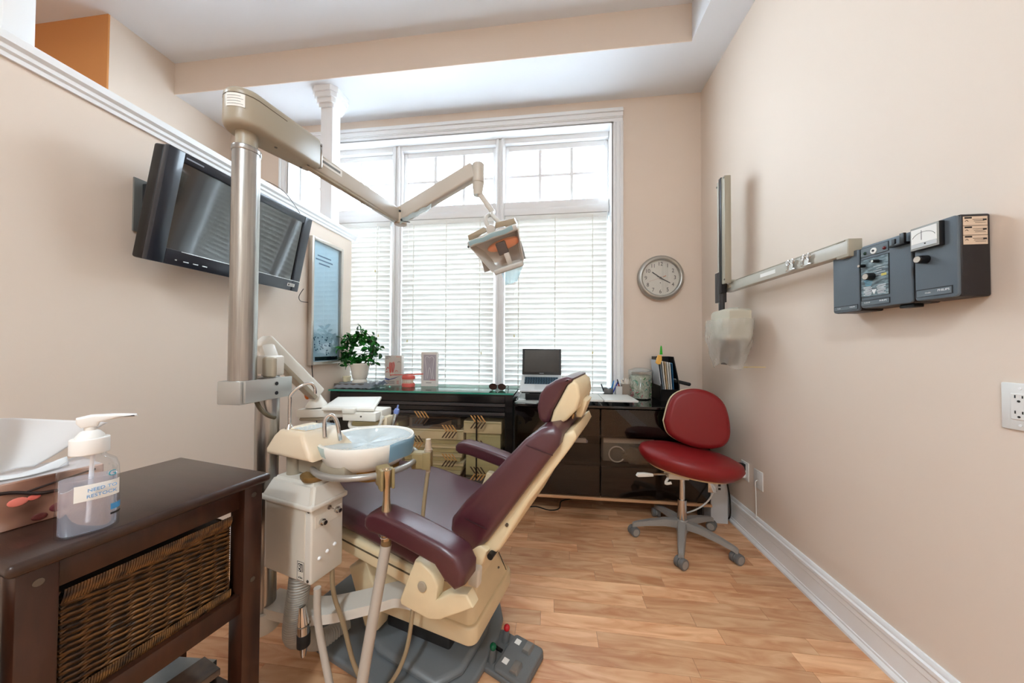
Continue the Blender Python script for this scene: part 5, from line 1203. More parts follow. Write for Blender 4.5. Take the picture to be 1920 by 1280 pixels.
for i in range(290):
    a = rnd.random() * 2 * math.pi
    low = math.sin(a) < -0.3
    tr_ = (rnd.random() ** 0.8) * (0.062 if not low else 0.07); ta = rnd.random() * 2 * math.pi
    p = RC + Vector(((RR + tr_ * math.cos(ta)) * math.cos(a), tr_ * math.sin(ta) * 1.05, (RR + tr_ * math.cos(ta)) * math.sin(a) * 0.98))
    if p.z < 0.165 and abs(p.x) < 0.1: p.z = 0.165 + 0.03 * rnd.random()
    o = bpy.data.objects.new('leaf', LM[rnd.randrange(3)]); COL.objects.link(o); o.parent = pt
    o.location = p; o.rotation_euler = (rnd.uniform(-1.2, 1.2), rnd.uniform(-1.0, 1.0), rnd.random() * 6.28); sc_ = rnd.uniform(1.0, 1.65); o.scale = (sc_, sc_, sc_)
for i in range(14):
    a = rnd.random() * 6.28; p = RC + Vector(((RR + rnd.uniform(-0.04, 0.05)) * math.cos(a), -0.055 + 0.02 * rnd.random(), (RR + rnd.uniform(-0.04, 0.04)) * math.sin(a)))
    MB().ball(p, (0.007, 0.007, 0.006), 8).build('blossom', mat('white_petals', (236, 236, 226), 0.6), pt)
YI = 2.70
def carton(xc, w_, h_, label, name, y=YI):
    e = thing(name, label, 'carton', (xc, y, LZ))
    MB().box((0, 0.02, h_ / 2), (w_, 0.05, h_), 0.002, 1).build('box', mat('carton_white', (226, 220, 212), 0.5), e)
    return e
c1 = carton(-1.388, 0.155, 0.268, 'white dental carton with red tooth drawing beside the plant', 'tooth_carton')
M_RINK = mat('red_ink', (206, 76, 74), 0.5); M_BINK = mat('blue_brand_ink', (60, 84, 150), 0.5); M_PINK = mat('pink_ink', (226, 160, 150), 0.5); M_GINK = mat('grey_ink', (150, 142, 142), 0.5)
fy = -0.0056
b = MB(); b.pillow([(-0.035, 0.21), (-0.04, 0.16), (-0.028, 0.085), (-0.016, 0.085), (-0.012, 0.13), (0.0, 0.10), (0.008, 0.14), (0.018, 0.18), (0.010, 0.215), (-0.012, 0.205)], 'y', fy, fy + 0.001, 0.0003, 1); b.build('tooth_print', M_PINK, c1)
b = MB()
for p in ([(-0.03, 0.20), (-0.025, 0.15), (-0.022, 0.09)], [(-0.012, 0.20), (-0.008, 0.15), (0.0, 0.11)], [(0.006, 0.205), (0.010, 0.17), (0.004, 0.13)], [(-0.062, 0.14), (-0.05, 0.165), (-0.04, 0.15)]):
    b.tube([(x, fy - 0.0006, z) for x, z in p], 0.0028, 6, 4)
b.build('root_print', M_RINK, c1)
for x, z in ((-0.055, 0.235), (0.055, 0.205), (0.032, 0.125), (-0.055, 0.115)):
    b = MB(); b.tube([(x + 0.010 * math.cos(R(a)), fy - 0.0004, z + 0.010 * math.sin(R(a))) for a in range(0, 200, 20)], 0.0022, 6); b.build('icon_print', M_RINK if z < 0.2 else M_GINK, c1)
b = MB(); b.pillow([(-0.075, 0.068), (-0.03, 0.058), (0.03, 0.075), (0.07, 0.088), (0.02, 0.066), (-0.04, 0.048), (-0.075, 0.056)], 'y', fy, fy + 0.001, 0.0002, 1); b.build('swoosh_print', M_BINK, c1)
for k in range(3):
    MB().box((-0.025, fy, 0.040 - 0.010 * k), (0.08, 0.0006, 0.004)).build('text_print', M_GINK, c1)
for k in range(3): MB().box((0.045, fy, 0.042 - 0.011 * k), (0.020, 0.0006, 0.007)).build('text_print', M_PINK, c1)
MB().box((-0.045, fy, 0.256), (0.04, 0.0006, 0.006)).build('text_print', M_GINK, c1); MB().box((0.045, fy, 0.256), (0.035, 0.0006, 0.006)).build('text_print', M_PINK, c1)
c2 = carton(-1.058, 0.142, 0.300, 'tall grey carton with white molar outline standing by the blind', 'molar_carton')
MB().box((0.008, fy + 0.0002, 0.165), (0.112, 0.0006, 0.225)).build('panel_print', mat('mauve_panel', (176, 166, 172), 0.5), c2)
def outline(pts, r_, m_, nm): MB().tube([(x, fy - 0.0008, z) for x, z in pts], r_, 6, 6).build(nm, m_, c2)
outline([(-0.030, 0.20), (-0.034, 0.245), (-0.016, 0.262), (0.006, 0.250), (0.026, 0.262), (0.046, 0.244), (0.042, 0.20), (0.036, 0.12), (0.044, 0.065)], 0.0016, M_PAPER, 'molar_outline')
outline([(-0.030, 0.20), (-0.022, 0.13), (-0.028, 0.065)], 0.0016, M_PAPER, 'molar_outline')
outline([(-0.012, 0.07), (-0.004, 0.13), (0.006, 0.165), (0.018, 0.13), (0.026, 0.07)], 0.0016, M_PAPER, 'molar_outline')
outline([(-0.018, 0.235), (0.0, 0.215), (0.008, 0.20), (0.016, 0.215), (0.032, 0.235)], 0.0012, M_GINK, 'molar_outline')
MB().box((0.0, fy, 0.032), (0.05, 0.0006, 0.006)).build('text_print', M_GINK, c2)
MB().box((0.035, fy - 0.0002, 0.056), (0.05, 0.0006, 0.004)).build('text_print', M_RINK, c2)
jm = thing('jaw_model', 'pink and white model of teeth and gums between the cartons', 'dental model', (-1.225, 2.655, LZ))
M_GUM = mat('pink_gum', (226, 104, 92), 0.35)
def jaw(z0, z1, nm, up):
    MB().lathe([(0.0, z0), (0.055, z0), (0.058, (z0 + z1) / 2), (0.050, z1), (0, z1)], n=30, sx=1.0, sy=0.85).build(nm, M_GUM, jm, 50)
jaw(0.0, 0.034, 'lower_gum', 1); jaw(0.066, 0.098, 'upper_gum', -1)
for s_, z in ((1, 0.040), (-1, 0.060)):
    for k in range(9):
        a = R(-160 + 17.5 * k)
        MB().box((0.047 * math.cos(a), 0.040 * math.sin(a), z), (0.012, 0.010, 0.020), 0.004, 2, Matrix.Rotation(a + math.pi / 2, 3, 'Z')).build('tooth', mat('model_tooth', (240, 214, 190), 0.3), jm)
tbh = thing('toothbrush', 'coral red toothbrush lying across the jaw model', 'toothbrush', (-1.225, 2.645, LZ + 0.098))
MB().bar((-0.155, 0.0, 0.002), (-0.02, 0.0, 0.006), 0.010, 0.007, 0.002).bar((-0.03, 0, 0.006), (0.135, 0.004, 0.014), 0.013, 0.009, 0.003).build('handle', mat('coral_plastic', (226, 104, 88), 0.3), tbh)
MB().box((-0.145, 0, 0.0135), (0.03, 0.010, 0.016)).build('bristles', mat('bristle_white', (240, 226, 214), 0.7), tbh)
MB().tube([(-0.155, 0, 0.002), (-0.165, 0, 0.03), (-0.168, 0.0, 0.09)], 0.003, 6, 4).build('pick', mat('coral_plastic', (226, 104, 88), 0.3), tbh)
sg = thing('sunglasses', 'brown sunglasses folded open on the glass top', 'sunglasses', (-0.425, 2.55, LZ), -4)
M_FR = mat('tortoise_frame', (46, 26, 20), 0.25)
for s_ in (-1, 1):
    MB().lathe([(0.0, 0.0), (0.030, 0.0), (0.033, 0.002), (0.030, 0.004), (0.0, 0.004)], n=28, M=Matrix.Translation((s_ * 0.036, 0, 0.028)) @ Matrix.Rotation(R(90), 4, 'X') @ Matrix.Diagonal((1, 0.72, 1, 1))).build('lens', mat('brown_lens', (62, 40, 34), 0.08), sg)
    MB().tube([(s_ * 0.036 + 0.032 * math.cos(R(a)), -0.002, 0.028 + 0.0235 * math.sin(R(a))) for a in range(0, 360, 20)], 0.003, 6, closed=True).build('rim', M_FR, sg)
    MB().tube([(s_ * 0.068, 0, 0.036), (s_ * 0.072, 0.06, 0.034), (s_ * 0.066, 0.12, 0.016), (s_ * 0.060, 0.135, 0.004)], 0.0028, 6, 5).build('temple', M_FR, sg)
MB().tube([(-0.010, -0.001, 0.034), (0, -0.002, 0.040), (0.010, -0.001, 0.034)], 0.003, 6, 4).build('bridge', M_FR, sg)

# ------------------------------------------------------------------ things on the right cabinet
lt = thing('laptop', 'open silver laptop with black screen on a black stand', 'laptop', (-0.075, 2.555, RZ))
M_ALU = mat('laptop_aluminium', (206, 208, 208), 0.35, 0.3)
# the base slopes up to the hinge
zb0, zb1, yb0, yb1 = 0.068, 0.176, -0.08, 0.115
dv = Vector((0, yb1 - yb0, zb1 - zb0)); tilt = math.atan2(zb1 - zb0, yb1 - yb0); Ln = dv.length
Rb = Matrix.Translation((0, (yb0 + yb1) / 2, (zb0 + zb1) / 2)) @ Matrix.Rotation(tilt, 4, 'X')
bs = MB().box((0, 0, 0), (0.325, Ln, 0.014), 0.004, 3).xf(Rb).build('base', M_ALU, lt)
MB().box((0, 0.030, 0.0072), (0.268, 0.098, 0.001)).xf(Rb).build('keyboard_well', mat('key_well', (70, 104, 124), 0.5), bs)
for r_ in range(5):
    for c_ in range(13):
        MB().box((-0.124 + 0.0206 * c_ + (0.003 if r_ % 2 else 0), 0.030 - 0.038 + 0.019 * r_, 0.0085), (0.0165, 0.0155, 0.002)).xf(Rb).build('key', mat('key_black', (30, 52, 68), 0.4), bs)
MB().box((0, -0.062, 0.0072), (0.10, 0.065, 0.0006)).xf(Rb).build('trackpad', mat('trackpad_grey', (196, 200, 202), 0.3, 0.2), bs)
Rl = Matrix.Translation((0, yb1 + 0.006, zb1 + 0.004)) @ Matrix.Rotation(R(8), 4, 'X').inverted()
ld = MB().box((0, 0, 0.110), (0.325, 0.008, 0.220), 0.004, 3).xf(Rl).build('lid', M_ALU, lt)
MB().box((0, -0.0046, 0.110), (0.321, 0.001, 0.216)).xf(Rl).build('bezel', M_BLACK, ld)
MB().box((0, -0.0054, 0.117), (0.288, 0.001, 0.182)).xf(Rl).build('screen', mat('laptop_screen', (18, 17, 17), 0.12, spec=0.6), ld)
MB().box((0, -0.0054, 0.014), (0.036, 0.0008, 0.004)).xf(Rl).build('brand_mark', mat('silver_print', (150, 156, 168), 0.4), ld)
ls = thing('laptop_stand', 'black angled stand under the open laptop', 'stand', (-0.075, 2.545, RZ))
MB().bar((0, -0.065, 0.058), (0, 0.13, 0.164), 0.30, 0.010, 0.002).build('deck', M_BLACK, ls)
MB().bar((0, 0.115, 0.150), (0, 0.12, 0.004), 0.20, 0.010, 0.002, up=(0, 1, 0)).build('leg', M_BLACK, ls)
MB().box((0, 0.03, 0.004), (0.26, 0.21, 0.008), 0.002).build('foot', M_BLACK, ls)
MB().bar((-0.0, -0.06, 0.052), (0, -0.055, 0.004), 0.24, 0.010, 0.002, up=(0, 1, 0)).build('front_leg', M_BLACK, ls)
tag(MB().box((0, 0, 0.003), (0.17, 0.14, 0.003)).xf(Matrix.Translation((-0.165, 2.43, RZ - 0.001)) @ Matrix.Rotation(R(-18), 4, 'Z')).build('paper_pad', mat('grey_pad', (170, 172, 168), 0.6)), 'grey paper lying flat in front of the laptop', 'paper')
tag(MB().tube([(-0.24, 2.50, RZ + 0.004), (-0.19, 2.44, RZ + 0.012), (-0.26, 2.46, RZ + 0.006), (-0.245, 2.60, RZ + 0.03), (-0.25, 2.66, RZ + 0.11), (-0.21, 2.68, RZ + 0.16)], 0.0025, 6, 8).build('charger_cord', M_WHITE), 'thin white charger cord curling beside the laptop', 'cable')
def sheet(x0, x1, label, sk):
    e = thing('whiteboard', label, 'whiteboard', ((x0 + x1) / 2, 2.51, RZ), 0, 'white panels on the right cabinet')
    MB().prism([(-(x1 - x0) / 2, -0.13), ((x1 - x0) / 2 + sk * 0.2, -0.13), ((x1 - x0) / 2 + sk, 0.16), (-(x1 - x0) / 2, 0.16)], 'z', 0.020, 0.034, 0.001, 1).build('sheet', mat('panel_white', (222, 222, 216), 0.35), e)
    for s_ in (-0.6, 0.6): MB().box((s_ * (x1 - x0) / 2, 0.0, 0.010), (0.02, 0.22, 0.020)).build('foot', M_BLACK, e)
sheet(0.150, 0.378, 'white flat panel nearest the laptop on the black top', 0.0); sheet(0.384, 0.625, 'white flat panel nearest the pens on the black top', -0.01)
ph = thing('mesh_pen_holder', 'grey wire mesh holder with pens behind the white panel', 'pen holder', (0.555, 2.735, RZ))
for x, w_, h_, m_ in ((-0.085, 0.070, 0.075, thin_glass('mesh_wire', (170, 172, 176), 0.2)), (0.0, 0.045, 0.095, mat('pale_box', (206, 204, 200), 0.5)), (0.07, 0.085, 0.115, mat('taupe_holder', (146, 132, 118), 0.5))):
    b = MB()
    for (dx, dy, sx, sy) in ((0, -0.032, w_, 0.003), (0, 0.032, w_, 0.003), (-w_ / 2, 0, 0.003, 0.066), (w_ / 2, 0, 0.003, 0.066)): b.box((x + dx, dy, h_ / 2), (sx, sy, h_))
    b.box((x, 0, 0.002), (w_, 0.064, 0.004)); b.build('cup', m_, ph)
for x, tx, h_, c_, nm in ((-0.10, -0.03, 0.105, (30, 34, 44), 'black pen leaning left in the mesh holder'), (-0.075, 0.03, 0.135, (46, 140, 206), 'sky blue pen in the mesh holder'), (-0.062, 0.045, 0.128, (28, 52, 160), 'dark blue pen in the mesh holder'), (0.03, -0.03, 0.145, (150, 36, 44), 'dark red marker in the taupe cup'), (0.012, 0.02, 0.14, (60, 56, 60), 'charcoal marker in the taupe cup')):
    e = thing('pen', nm, 'pen', (0.555 + x, 2.73, RZ + 0.005), 0, 'pens in the holder')
    MB().tube([(0, 0, 0), (tx, 0.0, h_ * 0.75)], 0.0055, 10).build('barrel', mat('pen_%d_%d_%d' % c_, c_, 0.35), e); MB().tube([(tx, 0, h_ * 0.75), (tx * 1.3, 0, h_)], [0.006, 0.004], 10).build('cap', M_INK if c_[0] > 100 else mat('pen_%d_%d_%d' % c_, c_, 0.35), e)
for k in range(6):
    e = thing('cotton_swab', 'white cotton roll in the taupe cup, ' + ['leftmost', 'second from left', 'third from left', 'third from right', 'second from right', 'rightmost'][k], 'cotton roll', (0.588 + 0.014 * k, 2.725 + 0.01 * (k % 2), RZ + 0.108), 0, 'cotton rolls in the cup')
    MB().lathe([(0, 0), (0.008, 0), (0.0085, 0.03), (0.006, 0.042 + 0.004 * (k % 3)), (0, 0.044 + 0.004 * (k % 3))], n=14).xf(Matrix.Rotation(R(-14 + 6 * k), 4, 'Y')).build('roll', mat('cotton', (236, 226, 214), 0.9), e)
jr = thing('clear_tub', 'clear plastic tub full of colourful floss picks', 'tub', (0.722, 2.70, RZ))
MB().lathe([(0.0, 0.0), (0.078, 0.0), (0.082, 0.006), (0.092, 0.195), (0.096, 0.205), (0.096, 0.222), (0.092, 0.222)], n=44).build('tub', thin_glass('tub_plastic', (236, 238, 236), 0.12, 0.05), jr, 50)
MB().lathe([(0.0, 0.222), (0.093, 0.222), (0.090, 0.230), (0.05, 0.246), (0.0, 0.250)], n=36).build('lid', sheet_mat('tub_lid', (206, 206, 202), 0.55, 0.15, 0.3), jr)
pkc = [mat('pick_green', (80, 150, 84), 0.4), mat('pick_pink', (222, 110, 124), 0.4), mat('pick_white', (230, 228, 214), 0.4), mat('pick_teal', (110, 176, 160), 0.4), mat('pick_white2', (222, 224, 204), 0.4)]
MB().lathe([(0.0, 0.008), (0.070, 0.008), (0.078, 0.19), (0, 0.195)], n=30).build('filling', mat('pick_fill', (214, 216, 198), 0.6, var=(60, 0.35)), jr)
for k in range(130):
    a = rnd.random() * 6.28; z = 0.012 + 0.165 * rnd.random(); r_ = 0.0765 + 0.010 * z / 0.2
    p = Vector((r_ * math.cos(a), r_ * math.sin(a), z)); tg = Vector((-math.sin(a), math.cos(a), 0)) * rnd.uniform(-1, 1) + Vector((0, 0, rnd.uniform(-1, 1)))
    tg.normalize(); q = p + tg * 0.022; q.xy = q.xy.normalized() * r_
    q.z = min(max(q.z, 0.01), 0.19)
    ci = 1 if (z < 0.07 and rnd.random() < 0.5) else rnd.choice((0, 2, 3, 4, 2))
    MB().bar(p, q, 0.003, 0.0055).build('floss_pick', pkc[ci], jr)
og = thing('magazine_holder', 'black desk file holder full of papers in the corner', 'file holder', (0.915, 2.70, RZ))
b = MB(); b.prism([(-0.10, 0.0), (0.12, 0.0), (0.12, 0.34), (0.02, 0.34), (-0.06, 0.20), (-0.10, 0.12)], 'x', -0.070, -0.062)
b.prism([(-0.10, 0.0), (0.12, 0.0), (0.12, 0.34), (0.02, 0.34), (-0.06, 0.20), (-0.10, 0.12)], 'x', 0.062, 0.070)
b.box((0, 0.116, 0.17), (0.132, 0.008, 0.34)).box((0, 0.01, 0.004), (0.132, 0.21, 0.008)).box((0, -0.096, 0.045), (0.132, 0.008, 0.09)); b.build('holder', M_BLACK, og)
for k in range(7):
    c_ = [(196, 200, 206), (120, 130, 140), (234, 230, 222), (210, 180, 140), (238, 236, 230), (226, 222, 214), (40, 96, 136)][k]
    e = thing('file_folder', ['pale blue-grey', 'slate grey', 'cream', 'tan', 'bright white', 'off-white', 'blue'][k] + ' paper folder in the black file holder', 'folder', (0.915 - 0.045 + 0.014 * k, 2.71, RZ + 0.012), 0, 'folders in the file holder')
    MB().box((-0.028 * (1 - k / 8), -0.02 + 0.004 * k, 0.155), (0.006, 0.17, 0.30 - 0.008 * k), 0.001, 1, Matrix.Rotation(R(-7 + 0.6 * k), 3, 'Y')).build('sheet', mat('folder_%d' % k, c_, 0.6), e)
hp_ = thing('hole_punch', 'black hole punch handle sticking out of the file holder', 'hole punch', (1.02, 2.62, RZ + 0.10))
MB().bar((-0.06, 0.04, 0.055), (0.045, -0.02, 0.03), 0.030, 0.026, 0.010, seg=3).build('handle', M_RUBBER, hp_)
MB().bar((-0.07, 0.05, 0.06), (-0.03, 0.03, 0.05), 0.02, 0.03, 0.004).build('body', M_SCREW, hp_)
gk = thing('green_knife', 'green and orange plastic knife toy clipped on the file holder', 'plastic knife', (0.842, 2.585, RZ + 0.285))
MB().pillow([(-0.008, 0.075), (0.012, 0.075), (0.007, 0.135), (0.001, 0.145), (-0.004, 0.13)], 'y', -0.006, 0.006, 0.002, 2).build('tip', mat('bright_green', (54, 176, 40), 0.4), gk)
MB().pillow([(-0.040, 0.012), (-0.026, 0.0), (-0.004, 0.0), (0.006, 0.035), (0.005, 0.068), (-0.022, 0.072)], 'y', -0.008, 0.008, 0.003, 2).build('body', mat('soft_orange', (236, 182, 90), 0.4), gk)

# ------------------------------------------------------------------ floor things by the corner
px = thing('white_carton_box', 'white printed carton standing on the floor in the corner', 'carton', (1.148, 2.47, 0), 0)
MB().box((0, 0, 0.17), (0.110, 0.22, 0.34), 0.003).build('box', mat('grey_white_carton', (206, 208, 210), 0.5), px)
for x, z, sx, sz, m_ in ((-0.030, 0.305, 0.04, 0.02, M_RINK), (0.0, 0.26, 0.016, 0.016, M_INK), (0.0, 0.235, 0.016, 0.014, M_INK), (-0.03, 0.22, 0.03, 0.003, M_GINK), (0.035, 0.300, 0.03, 0.010, M_RINK)):
    MB().box((x, -0.1106, z), (sx, 0.001, sz)).build('print', m_, px)
tag(MB().tube([(-0.203, 2.382, 0.004), (-0.114, 2.425, 0.004), (-0.007, 2.384, 0.004), (0.064, 2.417, 0.004), (0.087, 2.535, 0.004), (0.179, 2.585, 0.004), (0.30, 2.62, 0.004)], 0.004, 8, 8).build('floor_cable', M_RUBBER), 'black cable winding on the floor under the cabinet', 'cable')

# ------------------------------------------------------------------ operator stool
so = thing('operator_stool', 'red vinyl operator stool with grey five-star base on casters', 'stool', (0.815, 2.125, 0))
M_SG = mat('stool_grey', (140, 134, 128), 0.45)
base = MB().lathe([(0.0, 0.065), (0.036, 0.065), (0.040, 0.08), (0.036, 0.125), (0.028, 0.135), (0, 0.135)], n=24).build('hub', M_SG, so)
for k in range(5):
    a = R(-112 + 72 * k); d = Vector((math.cos(a), math.sin(a), 0)); n_ = Vector((-d.y, d.x, 0))
    t = bmesh.new(); A = []
    for r_, z1, z0, w_ in ((0.02, 0.130, 0.085, 0.030), (0.10, 0.128, 0.090, 0.026), (0.20, 0.108, 0.078, 0.021), (0.275, 0.088, 0.062, 0.017), (0.293, 0.080, 0.050, 0.014)):
        A.append([t.verts.new(d * r_ + n_ * s_ * w_ + Vector((0, 0, z))) for s_, z in ((-1, z0), (1, z0), (0.75, z1), (-0.75, z1))])
    for a_, c_ in zip(A, A[1:]):
        for j in range(4): t.faces.new((a_[j], a_[(j + 1) % 4], c_[(j + 1) % 4], c_[j]))
    t.faces.new(A[0]); t.faces.new(A[-1]); bmesh.ops.recalc_face_normals(t, faces=t.faces)
    bmesh.ops.bevel(t, geom=[e_ for e_ in t.edges], offset=0.003, segments=2, affect='EDGES', clamp_overlap=True)
    lg_ = MB().add(t).build('leg', M_SG, so, 40)
    cs = d * 0.285; rot = a + (0.9, -0.5, 0.4, 1.3, 2.0)[k]; w_ = Vector((math.cos(rot), math.sin(rot), 0))
    MB().cyl(cs + Vector((0, 0, 0.052)), cs + Vector((0, 0, 0.064)), 0.010, n=12).build('caster_stem', M_SG, lg_)
    c_ = MB()
    for s_ in (-1, 1): c_.cyl(cs + w_ * s_ * 0.004 + Vector((0, 0, 0.030)), cs + w_ * s_ * 0.026 + Vector((0, 0, 0.030)), 0.0295, n=26, bev=0.003)
    c_.build('caster', mat('caster_grey', (104, 102, 100), 0.5), lg_)
    MB().cyl(cs - w_ * 0.027 + Vector((0, 0, 0.030)), cs + w_ * 0.027 + Vector((0, 0, 0.030)), 0.021, n=24).build('caster_hub', mat('caster_hub', (150, 144, 136), 0.5), lg_)
MB().cyl((0, 0, 0.13), (0, 0, 0.255), 0.026, n=24).build('outer_cylinder', M_CHROME, so)
MB().cyl((0, 0, 0.25), (0, 0, 0.420), 0.017, n=24).build('gas_lift', M_CHROME, so)
ST = Matrix.Translation((0.035, -0.01, 0)) @ Matrix.Rotation(R(-12), 4, 'Z')
TL = Matrix.Translation((0, 0, 0.49)) @ Matrix.Rotation(R(7), 4, 'Y')
MB().lathe([(0.0, -0.055), (0.18, -0.050), (0.245, -0.035), (0.275, -0.005), (0.288, 0.022), (0.278, 0.048), (0.24, 0.064), (0.15, 0.070), (0.0, 0.068)], n=56, sx=1.02, sy=0.74).xf(ST @ TL).build('seat', M_RED, so, 80)
MB().lathe([(0.0, -0.066), (0.16, -0.064), (0.225, -0.048), (0.24, -0.036), (0, -0.03)], n=40, sx=1.02, sy=0.74).xf(ST @ TL).build('seat_pan', M_CREAM, so)
MB().box((-0.04, -0.02, 0.415), (0.12, 0.09, 0.035), 0.006).build('mechanism', M_IVORY, so)
MB().tube([(-0.08, -0.03, 0.418), (-0.16, -0.06, 0.425), (-0.20, -0.075, 0.428)], 0.006, 8).build('lever_rod', M_CHROME, so)
MB().pillow([(-0.30, -0.006), (-0.29, 0.010), (-0.25, 0.012), (-0.20, 0.006), (-0.20, -0.006), (-0.25, -0.010), (-0.29, -0.012)], 'y', -0.012, 0.012, 0.004, 3).xf(Matrix.Translation((0.0, -0.075, 0.430)) @ Matrix.Rotation(R(4), 4, 'Z')).build('lever_grip', M_IVORY, so)
MB().tube([(-0.10, -0.05, 0.40), (-0.12, -0.07, 0.375), (-0.09, -0.08, 0.385)], 0.008, 8, 4).build('tilt_lever', M_IVORY, so)
MB().box((0.16, -0.03, 0.37), (0.045, 0.012, 0.10), 0.003).build('back_bracket', M_CHROME, so)
MB().tube([(0.12, 0.05, 0.42), (0.16, 0.16, 0.44), (0.15, 0.20, 0.55), (0.14, 0.175, 0.66)], 0.014, 12, 6).build('back_bar', M_IVORY, so)
BKM = Matrix.Translation((0.128, 0.105, 0.742)) @ Matrix.Rotation(R(-8), 4, 'Z') @ Matrix.Rotation(R(-8), 4, 'X') @ Matrix.Rotation(R(6), 4, 'Y')
bo = catmull([(-0.19, -0.05, 0), (-0.155, 0.11, 0), (-0.06, 0.180, 0), (0.06, 0.180, 0), (0.155, 0.11, 0), (0.195, -0.05, 0), (0.165, -0.145, 0), (0.06, -0.185, 0), (-0.06, -0.175, 0), (-0.155, -0.13, 0), (-0.19, -0.05, 0)], 6)[:-1]
MB().pillow([(p.x, p.y) for p in bo], 'y', -0.045, 0.030, 0.034, 6).xf(BKM).build('backrest', M_RED, so, 80)
MB().pillow([(p.x * 1.01, p.y * 1.01) for p in bo], 'y', 0.024, 0.040, 0.006, 3).xf(BKM).build('backrest_shell', M_CREAM, so, 60)
# ------------------------------------------------------------------ side table in the left foreground
tb = thing('side_table', 'dark espresso wood side table in the left foreground', 'table', (-1.025, 0.662, 0), -11)
TWX, TWY, TZ = 0.405, 0.418, 0.84
MB().box((0, 0, TZ - 0.0115), (TWX, TWY, 0.023), 0.009, 4).build('tabletop', mat('espresso_top', (54, 33, 25), 0.30, stretch=(1, 6, 1), var=(7, 0.35), bump=(120, 0.08), coat=0.25), tb)
for sx in (-1, 1):
    for sy in (-1, 1):
        l = MB().box((sx * (TWX / 2 - 0.045), sy * (TWY / 2 - 0.036), 0.408), (0.055, 0.046, 0.816), 0.003).build('leg', M_DKWOOD, tb)
        for z in (0.790, 0.560 if sy > 0 else 0.30):
            MB().cyl((sx * (TWX / 2 - 0.045) + 0.0275, sy * (TWY / 2 - 0.036), z), (sx * (TWX / 2 - 0.045) + 0.0287, sy * (TWY / 2 - 0.036), z), 0.0065, n=14).build('bolt', M_SCREW, l)
for sx in (-1, 1):
    MB().box((sx * (TWX / 2 - 0.048), 0, 0.787), (0.022, TWY - 0.11, 0.058), 0.002).build('apron', M_DKWOOD, tb)
    MB().box((sx * (TWX / 2 - 0.040), 0, 0.505), (0.024, TWY - 0.11, 0.050), 0.002).build('rail', M_DKWOOD, tb)
for sy in (-1, 1):
    MB().box((0, sy * (TWY / 2 - 0.040), 0.505), (TWX - 0.13, 0.022, 0.050), 0.002).build('rail', M_DKWOOD, tb)
    MB().box((0, sy * (TWY / 2 - 0.040), 0.795), (TWX - 0.13, 0.022, 0.045), 0.002).build('apron', M_DKWOOD, tb)
MB().box((0, 0, 0.520), (TWX - 0.10, TWY - 0.10, 0.010), 0.001, 1).build('shelf', M_DKWOOD, tb)
MB().box((0, 0, 0.272), (TWX - 0.10, TWY - 0.10, 0.016), 0.001, 1).build('lower_shelf', M_DKWOOD, tb)
for sx in (-1, 1): MB().box((sx * (TWX / 2 - 0.045), 0, 0.262), (0.022, TWY - 0.11, 0.04), 0.002).build('rail', M_DKWOOD, tb)

TM = Matrix.Translation((-1.025, 0.662, 0)) @ Matrix.Rotation(R(-11), 4, 'Z')
def tw(x, y, z): return TM @ Vector((x, y, z))
# wicker basket on the shelf
bk_ = thing('wicker_basket', 'dark brown woven wicker basket inside the side table', 'basket', tw(0, 0, 0.526), -11)
bw_, bd_, bh_ = 0.30, 0.272, 0.205
M_WK = mat('wicker', (124, 84, 40), 0.42, var=(40, 0.75), stretch=(1, 1, 2), rgb2=(34, 22, 14))
M_WKD = mat('wicker_dark', (40, 27, 17), 0.5)
MB().box((0, 0, bh_ / 2), (bw_ - 0.012, bd_ - 0.012, bh_ - 0.004)).build('lining', M_WKD, bk_)
wv = MB(); rows = 31
def side_pts(k):
    z = 0.026 + k * 0.0058; n = 40; ph = k % 2; out = []
    per = [(-bw_ / 2, -bd_ / 2), (bw_ / 2, -bd_ / 2), (bw_ / 2, bd_ / 2), (-bw_ / 2, bd_ / 2)]
    nor = [(0, -1), (1, 0), (0, 1), (-1, 0)]
    for s_ in range(4):
        a = per[s_]; c = per[(s_ + 1) % 4]; ln = math.hypot(c[0] - a[0], c[1] - a[1])
        for i in range(n):
            f = i / n; o = 0.0042 * math.sin(math.pi * (f * 9 + ph)) if s_ in (0, 1) else 0
            zz = z + 0.0012 * math.sin(2 * math.pi * f * 9)
            out.append((a[0] + (c[0] - a[0]) * f + nor[s_][0] * o, a[1] + (c[1] - a[1]) * f + nor[s_][1] * o, zz))
    return out
for k in range(rows): wv.tube(side_pts(k), 0.0027, 5, closed=True)
tag(wv.build('weave', M_WK, bk_), kind='stuff')
for nm, z, n in (('bottom_border', 0.012, 70), ('top_border', bh_, 70)):
    b = MB()
    for i in range(n):
        f = -bd_ / 2 + bd_ * i / (n - 1)
        b.tube([(bw_ / 2 + 0.004, f - 0.002, z - 0.013), (bw_ / 2 + 0.008, f, z), (bw_ / 2 + 0.004, f + 0.003, z + 0.012)], 0.0022, 5)
    for i in range(60):
        f = -bw_ / 2 + bw_ * i / 59
        b.tube([(f, -bd_ / 2 - 0.004, z - 0.012), (f + 0.002, -bd_ / 2 - 0.008, z), (f + 0.004, -bd_ / 2 - 0.004, z + 0.012)], 0.0022, 5)
    tag(b.build(nm, M_WK, bk_), kind='stuff')

